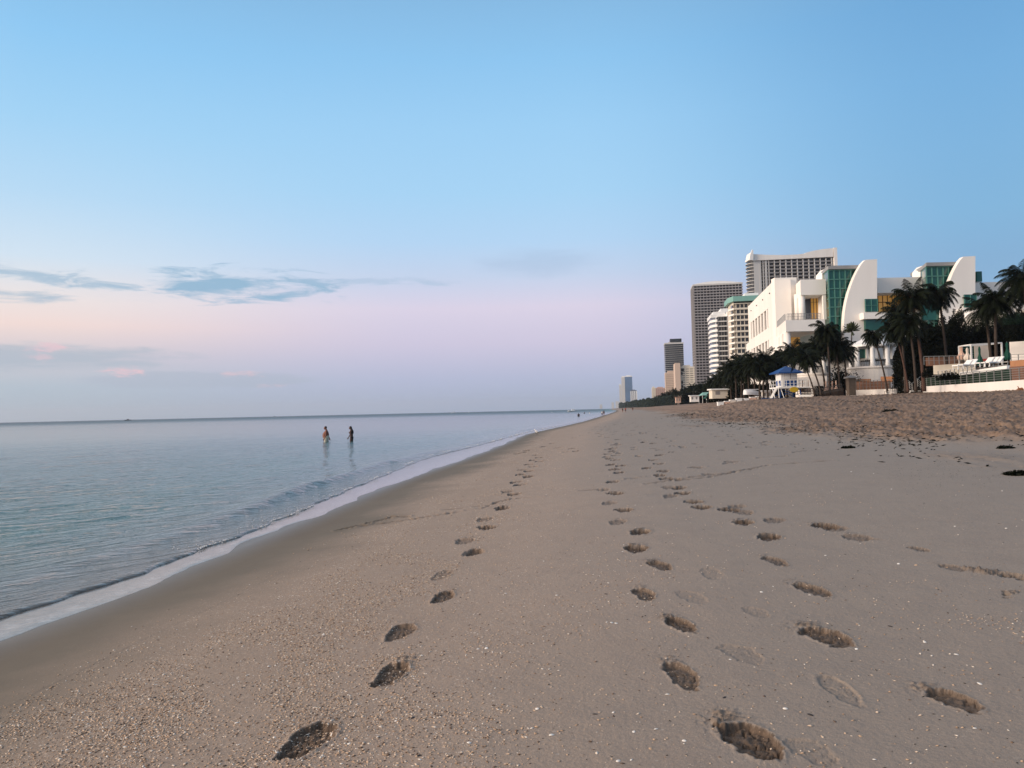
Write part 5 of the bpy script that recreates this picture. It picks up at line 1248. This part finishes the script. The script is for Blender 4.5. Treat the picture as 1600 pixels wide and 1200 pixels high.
p = at(1176, 616.5, 118); bt = thing('beach_boat', 'white boat lying upside down on the sand below the palms', 'boat', p, .15)
def hull(L, Wd, Hh, up=True, n=16):
    vs = []; fs = []; k_ = 9
    for i in range(n+1):
        q = i/n; w = Wd*.5*math.sin(math.pi*min(.98, q*.62+.36))**.8*(1 if q > .03 else .9); 
        if q > .97: w *= .3
        for j in range(k_):
            a = math.pi*j/(k_-1); vs.append(((q-.5)*L, w*math.cos(a), -Hh*(math.sin(a)**.7)*(1-.35*q**3)+(.25*Hh*q**2)))
    for i in range(n):
        for j in range(k_-1): fs.append((i*k_+j, i*k_+j+1, (i+1)*k_+j+1, (i+1)*k_+j))
    fs += [tuple(range(k_)), tuple(range(n*k_+k_-1, n*k_-1, -1))]
    for i in range(n): fs.append((i*k_+k_-1, i*k_, (i+1)*k_, (i+1)*k_+k_-1))
    if not up: vs = [(x, y, -z) for x, y, z in vs]
    return MB().add(vs, fs)
hull(2.6, 1.3, .8, False).build('hull', MAT['hull_white'], bt, smooth=False); MB().box(-1.1,1.1,-.03,.03,.72,.85).build('keel', MAT['hull_white'], bt)
# bird on the sand
p = ground(839, 679.5); bd = thing('seabird', 'white seabird standing at the edge of the wash', 'bird', p, 2.4)
m_ = MB().tube([(-.22,0,.20),(-.12,0,.21),(0,0,.22),(.10,0,.26),(.15,0,.33),(.17,0,.38),(.21,0,.39)], [.015,.06,.085,.07,.04,.045,.02], 10); m_.build('body', MAT['hull_white'], bd, smooth=True)
MB().tube([(.21,0,.385),(.28,0,.37)], [.015,.004], 6).build('beak', MAT['yellow_paint'], bd)
for a in (-.03,.03): MB().tube([(0,a,-.02),(0,a,.16)], .008, 5).build('leg', MAT['dark_metal'], bd)
for a in (-.075,.075): MB().tube([(.07,a,.24),(-.1,a,.22),(-.25,a*.5,.20)], [.03,.045,.01], 6).build('wing', MAT['grey_concrete'], bd, smooth=True)
# red dog-like seat at far right wall foot: small brown driftwood stump
p = ground(1594, 611.5); m_ = MB().tube([(-.25,0,.08),(-.1,.05,.15),(.15,0,.18),(.25,-.05,.1)], [.07,.11,.13,.06], 7).tube([(-.05,0,.14),(-.18,0,.42)], [.06,.03], 6)
tag(m_.build('driftwood', MAT['orange'], None, p, smooth=True), 'reddish brown driftwood stump against the white wall at the right edge', 'driftwood')
p = ground(1500, 611.8); o = link_mesh('weed_tuft', leafball('weed_tuft', .9, .3, .3, 500, 4, .09, 'hedge_leaf'), None, None, p); tag(o, 'low green weed tuft at the foot of the long white wall', 'plant')

# ================================================================ PEOPLE
def loft(m_, pts, n=14):
    """closed body section chain: pts = (x, y, z, r_side, r_fore); rings stay square to the chain"""
    P = [Vector(p[:3]) for p in pts]; vs = []; fs = []
    k_ = len(P)
    for i, p in enumerate(P):
        d = (P[min(i+1, k_-1)]-P[max(i-1, 0)]).normalized()
        a = Vector((0, 1, 0)); a = (a-d*a.dot(d)).normalized(); b_ = a.cross(d)
        for j in range(n):
            t = 2*math.pi*j/n; vs.append(p+a*(math.cos(t)*pts[i][3])+b_*(math.sin(t)*pts[i][4]))
    for i in range(k_-1):
        for j in range(n): fs.append((i*n+j, i*n+(j+1) % n, (i+1)*n+(j+1) % n, (i+1)*n+j))
    fs += [tuple(range(n-1, -1, -1)), tuple(range((k_-1)*n, k_*n))]
    # rounded ends
    return m_.add(vs, fs)
def ell(m_, c, r, n=10):
    prof = [(math.sin(math.pi*i/n)+1e-3, -math.cos(math.pi*i/n)) for i in range(n+1)]
    q = MB().lathe(prof, 14); return m_.add([(c[0]+x*r[0], c[1]+y*r[1], c[2]+z*r[2]) for x, y, z in q.v], q.f)
def person(loc, h, rz_, label, stout=1.0, belly=0.0, stride=.1, arms=((0, 0), (0, 0)), skin='skin', hairlen='short', clothing=(), detail=True, bend=0.0, nod=0.0, bust=0.0, group=None):
    """figure faces +X, feet at z=0; one continuous skin surface, hair and clothes as children"""
    t = thing('person', label, 'person', loc, rz_, group); t.scale = (h/1.75,)*3
    s = stout; f = bend
    X = lambda z: f*max(0, z-.95)/.5          # forward lean
    m_ = MB()
    torso = [(0,0,.84,.15*s,.09*s),(-.01,0,.92,.172*s,.125*s+belly*.3),(.0+belly*.45,0,1.02,.158*s,.118*s+belly*.85),(X(1.1)+belly*.5,0,1.12,.148*s,.108*s+belly),(X(1.22)+belly*.3,0,1.22,.158*s,.115*s+belly*.75),(X(1.32)+.01,0,1.32,.172*s,.118*s+belly*.3),(X(1.4),0,1.40,.165*s,.095*s),(X(1.45),0,1.45,.10*s,.07*s),(X(1.5)+.01,0,1.50,.058,.058),(X(1.55)+.02+nod*.3,0,1.56,.054,.056)]
    loft(m_, torso, 20)
    if bust: 
        for sg in (1, -1): ell(m_, (X(1.28)+.10, .075*sg, 1.27), (.07, .065, .07))
    hx_, hz_ = X(1.62)+.03+nod, 1.635-nod*.15
    ell(m_, (hx_, 0, hz_), (.098, .076, .118), 12); ell(m_, (hx_+.035, 0, hz_-.055), (.062, .055, .06)); ell(m_, (hx_+.10, 0, hz_-.01), (.02, .014, .022))
    for sg in (1, -1): ell(m_, (hx_-.005, .077*sg, hz_), (.018, .01, .03)); ell(m_, (hx_+.088, .03*sg, hz_+.018), (.012, .014, .008))
    ell(m_, (hx_+.092, 0, hz_-.05), (.014, .025, .008))
    for i, sg in enumerate((1, -1)):
        fw, lift = arms[i]; sh = (X(1.41)-.005, .18*s*sg, 1.40)
        el_ = (sh[0]-.04+fw*.45, (.235*s)*sg, 1.12+lift*.3); wr = (el_[0]+.03+fw*.9, .225*s*sg, .89+lift)
        loft(m_, [(sh[0], sh[1]*.8, sh[2]+.02, .05*s, .05*s), (*sh, .056*s, .058*s), ((sh[0]*2+el_[0])/3, (sh[1]*2+el_[1])/3, (sh[2]*2+el_[2])/3, .049*s, .052*s), (*el_, .038, .04), ((el_[0]+wr[0])/2, (el_[1]+wr[1])/2, (el_[2]+wr[2])/2, .037, .037), (*wr, .024, .029)], 12)
        d = (Vector(wr)-Vector(el_)).normalized(); pc = Vector(wr)+d*.05
        loft(m_, [(*wr, .022, .028), (*(Vector(wr)+d*.03), .017, .038), (*(Vector(wr)+d*.085), .014, .043), (*(Vector(wr)+d*.10), .012, .04)], 10)
        fwd = Vector((d.z, 0, -d.x)); fwd = -fwd if fwd.x < 0 else fwd
        for q, (o, l) in enumerate(((.033, .068), (.011, .078), (-.011, .072), (-.032, .056))):
            b0 = Vector(wr)+d*.09+fwd*o; b1 = b0+d*l*.5+Vector((0, -sg*.004, 0)); b2 = b1+d*l*.5+Vector((0, -sg*.018, 0)); m_.tube([b0, b1, b2], [.0105, .0098, .008], 8)
        b0 = Vector(wr)+d*.035+fwd*.03; m_.tube([b0, b0+fwd*.028+d*.03+Vector((0,-sg*.01,0)), b0+fwd*.034+d*.062+Vector((0,-sg*.016,0))], [.013, .0115, .009], 8)
        st = stride*sg
        loft(m_, [(-.005, .07*s*sg, .92, .085*s, .10*s), (.005+st*.2, .092*s*sg, .80, .086*s, .098*s), (.02+st*.4, .098*sg, .64, .068*s**.5, .078*s**.5), (.03+st*.6, .10*sg, .50, .052, .058), (.005+st*.75, .10*sg, .36, .05, .060), (-.01+st*.9, .10*sg, .20, .038, .042), (-.015+st, .10*sg, .09, .032, .038), (-.01+st, .10*sg, .03, .034, .045)], 14)
        loft(m_, [(-.055+st, .10*sg, .035, .03, .034), (.02+st, .10*sg, .04, .036, .036), (.10+st, .107*sg, .028, .045, .025), (.175+st, .112*sg, .02, .036, .016), (.195+st, .112*sg, .018, .02, .01)], 12)
    b = m_.build('body', MAT[skin], t)
    rm = b.modifiers.new('one surface', 'REMESH'); rm.mode = 'VOXEL'; rm.voxel_size = .0085 if detail else .022; rm.use_smooth_shade = True
    sm_ = b.modifiers.new('soften', 'SMOOTH'); sm_.iterations = 4 if detail else 2; sm_.factor = .5
    def kid(name, m2, mat):
        o = m2.build(name, MAT[mat], t, smooth=True); r_ = o.modifiers.new('one surface', 'REMESH'); r_.mode = 'VOXEL'; r_.voxel_size = .012 if detail else .025; r_.use_smooth_shade = True
        q = o.modifiers.new('soften', 'SMOOTH'); q.iterations = 3; return o
    hm = MB(); ell(hm, (hx_-.022, 0, hz_+.035), (.098, .086, .098))
    if hairlen == 'long':
        loft(hm, [(hx_-.03, 0, hz_+.08, .06, .06), (hx_-.075, 0, hz_, .085, .06), (hx_-.11, 0, hz_-.12, .095, .06), (X(1.4)-.12, 0, 1.40, .11, .055), (X(1.3)-.13, 0, 1.28, .10, .045), (X(1.2)-.12, 0, 1.16, .06, .03)], 14)
    kid('hair', hm, 'hair')
    def grow(pts, g): return [(*p[:3], p[3]+g, p[4]+g) for p in pts]
    for c in clothing:
        q = MB()
        if c in ('shorts', 'dark_shorts'):
            loft(q, grow(torso[0:3], .014), 18); 
            for sg in (1, -1): loft(q, [(-.005, .07*s*sg, .92, .10*s, .115*s), (.005+stride*sg*.2, .092*s*sg, .80, .102*s, .118*s), (.02+stride*sg*.35, .10*s*sg, .60, .095*s, .105*s)], 14)
            kid('shorts', q, 'shorts' if c == 'shorts' else 'swimsuit')
        elif c == 'bikini':
            loft(q, [(-.0,0,.83,.12,.08), (-.01,0,.87,.165,.128), (-.01,0,.95,.176,.13)], 18); kid('bikini_bottom', q, 'swimsuit')
            q = MB(); loft(q, [(X(1.25)+.01,0,1.23,.162,.122), (X(1.3)+.01,0,1.31,.176,.122)], 18)
            for sg in (1, -1): ell(q, (X(1.28)+.105, .075*sg, 1.27), (.075, .068, .06))
            kid('bikini_top', q, 'swimsuit')
        else:
            loft(q, grow(torso[0 if c == 'dark_suit' else 1:8], .014), 18); kid('swimsuit' if c == 'dark_suit' else 'shirt', q, {'dark_suit': 'swimsuit', 'shirt': 'white_paint', 'red_shirt': 'red_cloth'}[c])
    return t
def wader(px, py_head, py_water, hh_above, **k):
    """stand a wader so that the head top and the waterline land where surveyed"""
    D = hh_above*FPX/(py_water-py_head); p = at(px, py_water, D); return p, D
# two people near, thigh deep: camera side light from the left
D1 = 1.9*FPX/(689.5-hor(510)); p = at(510.2, 689, D1); ph = at(510, 666, D1).z
h_man = 1.80; person((p.x, D1, ph-h_man), h_man, R_(188), 'stout man in pale shorts standing thigh deep in the sea, looking left', stout=1.2, belly=.10, stride=.06, arms=((.10,0),(-.12,0)), nod=.04, clothing=('shorts',), skin='skin')
D2_ = 1.9*FPX/(688.5-hor(549)); p = at(549.5, 688, D2_); ph = at(549, 666, D2_).z; h_w = 1.70
person((p.x, D2_, ph-h_w), h_w, R_(176), 'woman with long dark hair wading thigh deep in the sea', hairlen='long', stride=.05, arms=((.12,.03),(.04,0)), clothing=('bikini',), skin='skin_pale', bend=.03, bust=1, nod=.02)
# far people in the water and at the shore
def far_person(px, ytop, ybot, D, z0, h, label, **k):
    p = at(px, (ytop+ybot)/2, D); return person((p.x, D, z0), h, k.pop('rz_', 1.5), label, detail=False, **k)
far_person(904, 641.5, 648, 205, -.85, 1.75, 'dark silhouetted bather standing alone in the water near the shore', stout=1.35, clothing=('dark_suit',), hairlen='long')
far_person(913, 638, 642, 330, -1.0, 1.75, 'distant bather, left one of two small figures before the far shore', clothing=('dark_suit',))
far_person(921, 638.5, 642, 330, -1.0, 1.7, 'distant bather, right one of two small figures before the far shore', clothing=('shirt',))
far_person(940.5, 637, 643, 240, -.4, 1.7, 'distant wader in dark clothing, left one of the close pair', clothing=('shirt', 'dark_shorts'))
far_person(943.5, 638, 646, 236, -.3, 1.75, 'distant wader in dark clothing, right one of the close pair', clothing=('dark_suit',))
p = at(973, 635, 280)
for px, D, lab, cl in ((972.7, 280, 'distant walker in dark clothing on the far beach, left of the two', ('dark_suit',)), (977.2, 270, 'distant walker in a red top on the far beach, right of the two', ('red_shirt', 'dark_shorts')), (988.5, 330, 'tiny lone walker on the far beach right of the pair', ('dark_suit',))):
    q = at(px, 636, D); person((q.x, D, gz(q.x, D)), 1.75, 1.4, lab, detail=False, clothing=cl)

# ================================================================ BOATS
def boat(px, D, L, label, rz_, hullm='hull_white', cabin=True, mast=0):
    p = at(px, hor(px), D); t = thing('motor_boat', label, 'boat', (p.x, D, .25), rz_)
    hull(L, L*.3, L*.11).build('hull', MAT[hullm], t, (0,0,L*.09))
    if cabin:
        MB().box(-L*.15, L*.12, -L*.09, L*.09, L*.09, L*.2).build('cabin', MAT[hullm], t); MB().box(-L*.16, L*.14, -L*.1, L*.1, L*.201, L*.225).build('roof', MAT[hullm], t)
        MB().box(L*.121, L*.13, -L*.08, L*.08, L*.12, L*.18).build('windscreen', MAT['dark_glass'], t)
    if mast: MB().tube([(0,0,L*.2), (0,0,L*.2+mast)], .05, 6).build('mast', MAT[hullm], t)
    return t
boat(895.5, 620, 8.5, 'white motor boat anchored off the far beach', .1, mast=1.6)
boat(710, 1500, 11, 'tiny white motor boat on the horizon', .3)
boat(200, 1300, 11, 'small dark boat on the horizon at the left', .1, 'hull_dark')
boat(733, 2400, 10, 'tiniest pale boat on the horizon right of another white one', 1.2, 'white_paint')
boat(429, 3000, 9, 'speck of a dark boat on the horizon above the sea left of the waders', .4, 'hull_dark')
p = on(862.5, 644.5, 0); tag(MB().lathe([(.05,-.2),(.22,-.1),(.3,.1),(.24,.3),(.08,.42),(.05,.6)], 14).build('buoy', MAT['white_paint'], None, (p.x, p.y, 0), smooth=True), 'small white buoy floating left of the anchored boat', 'buoy')
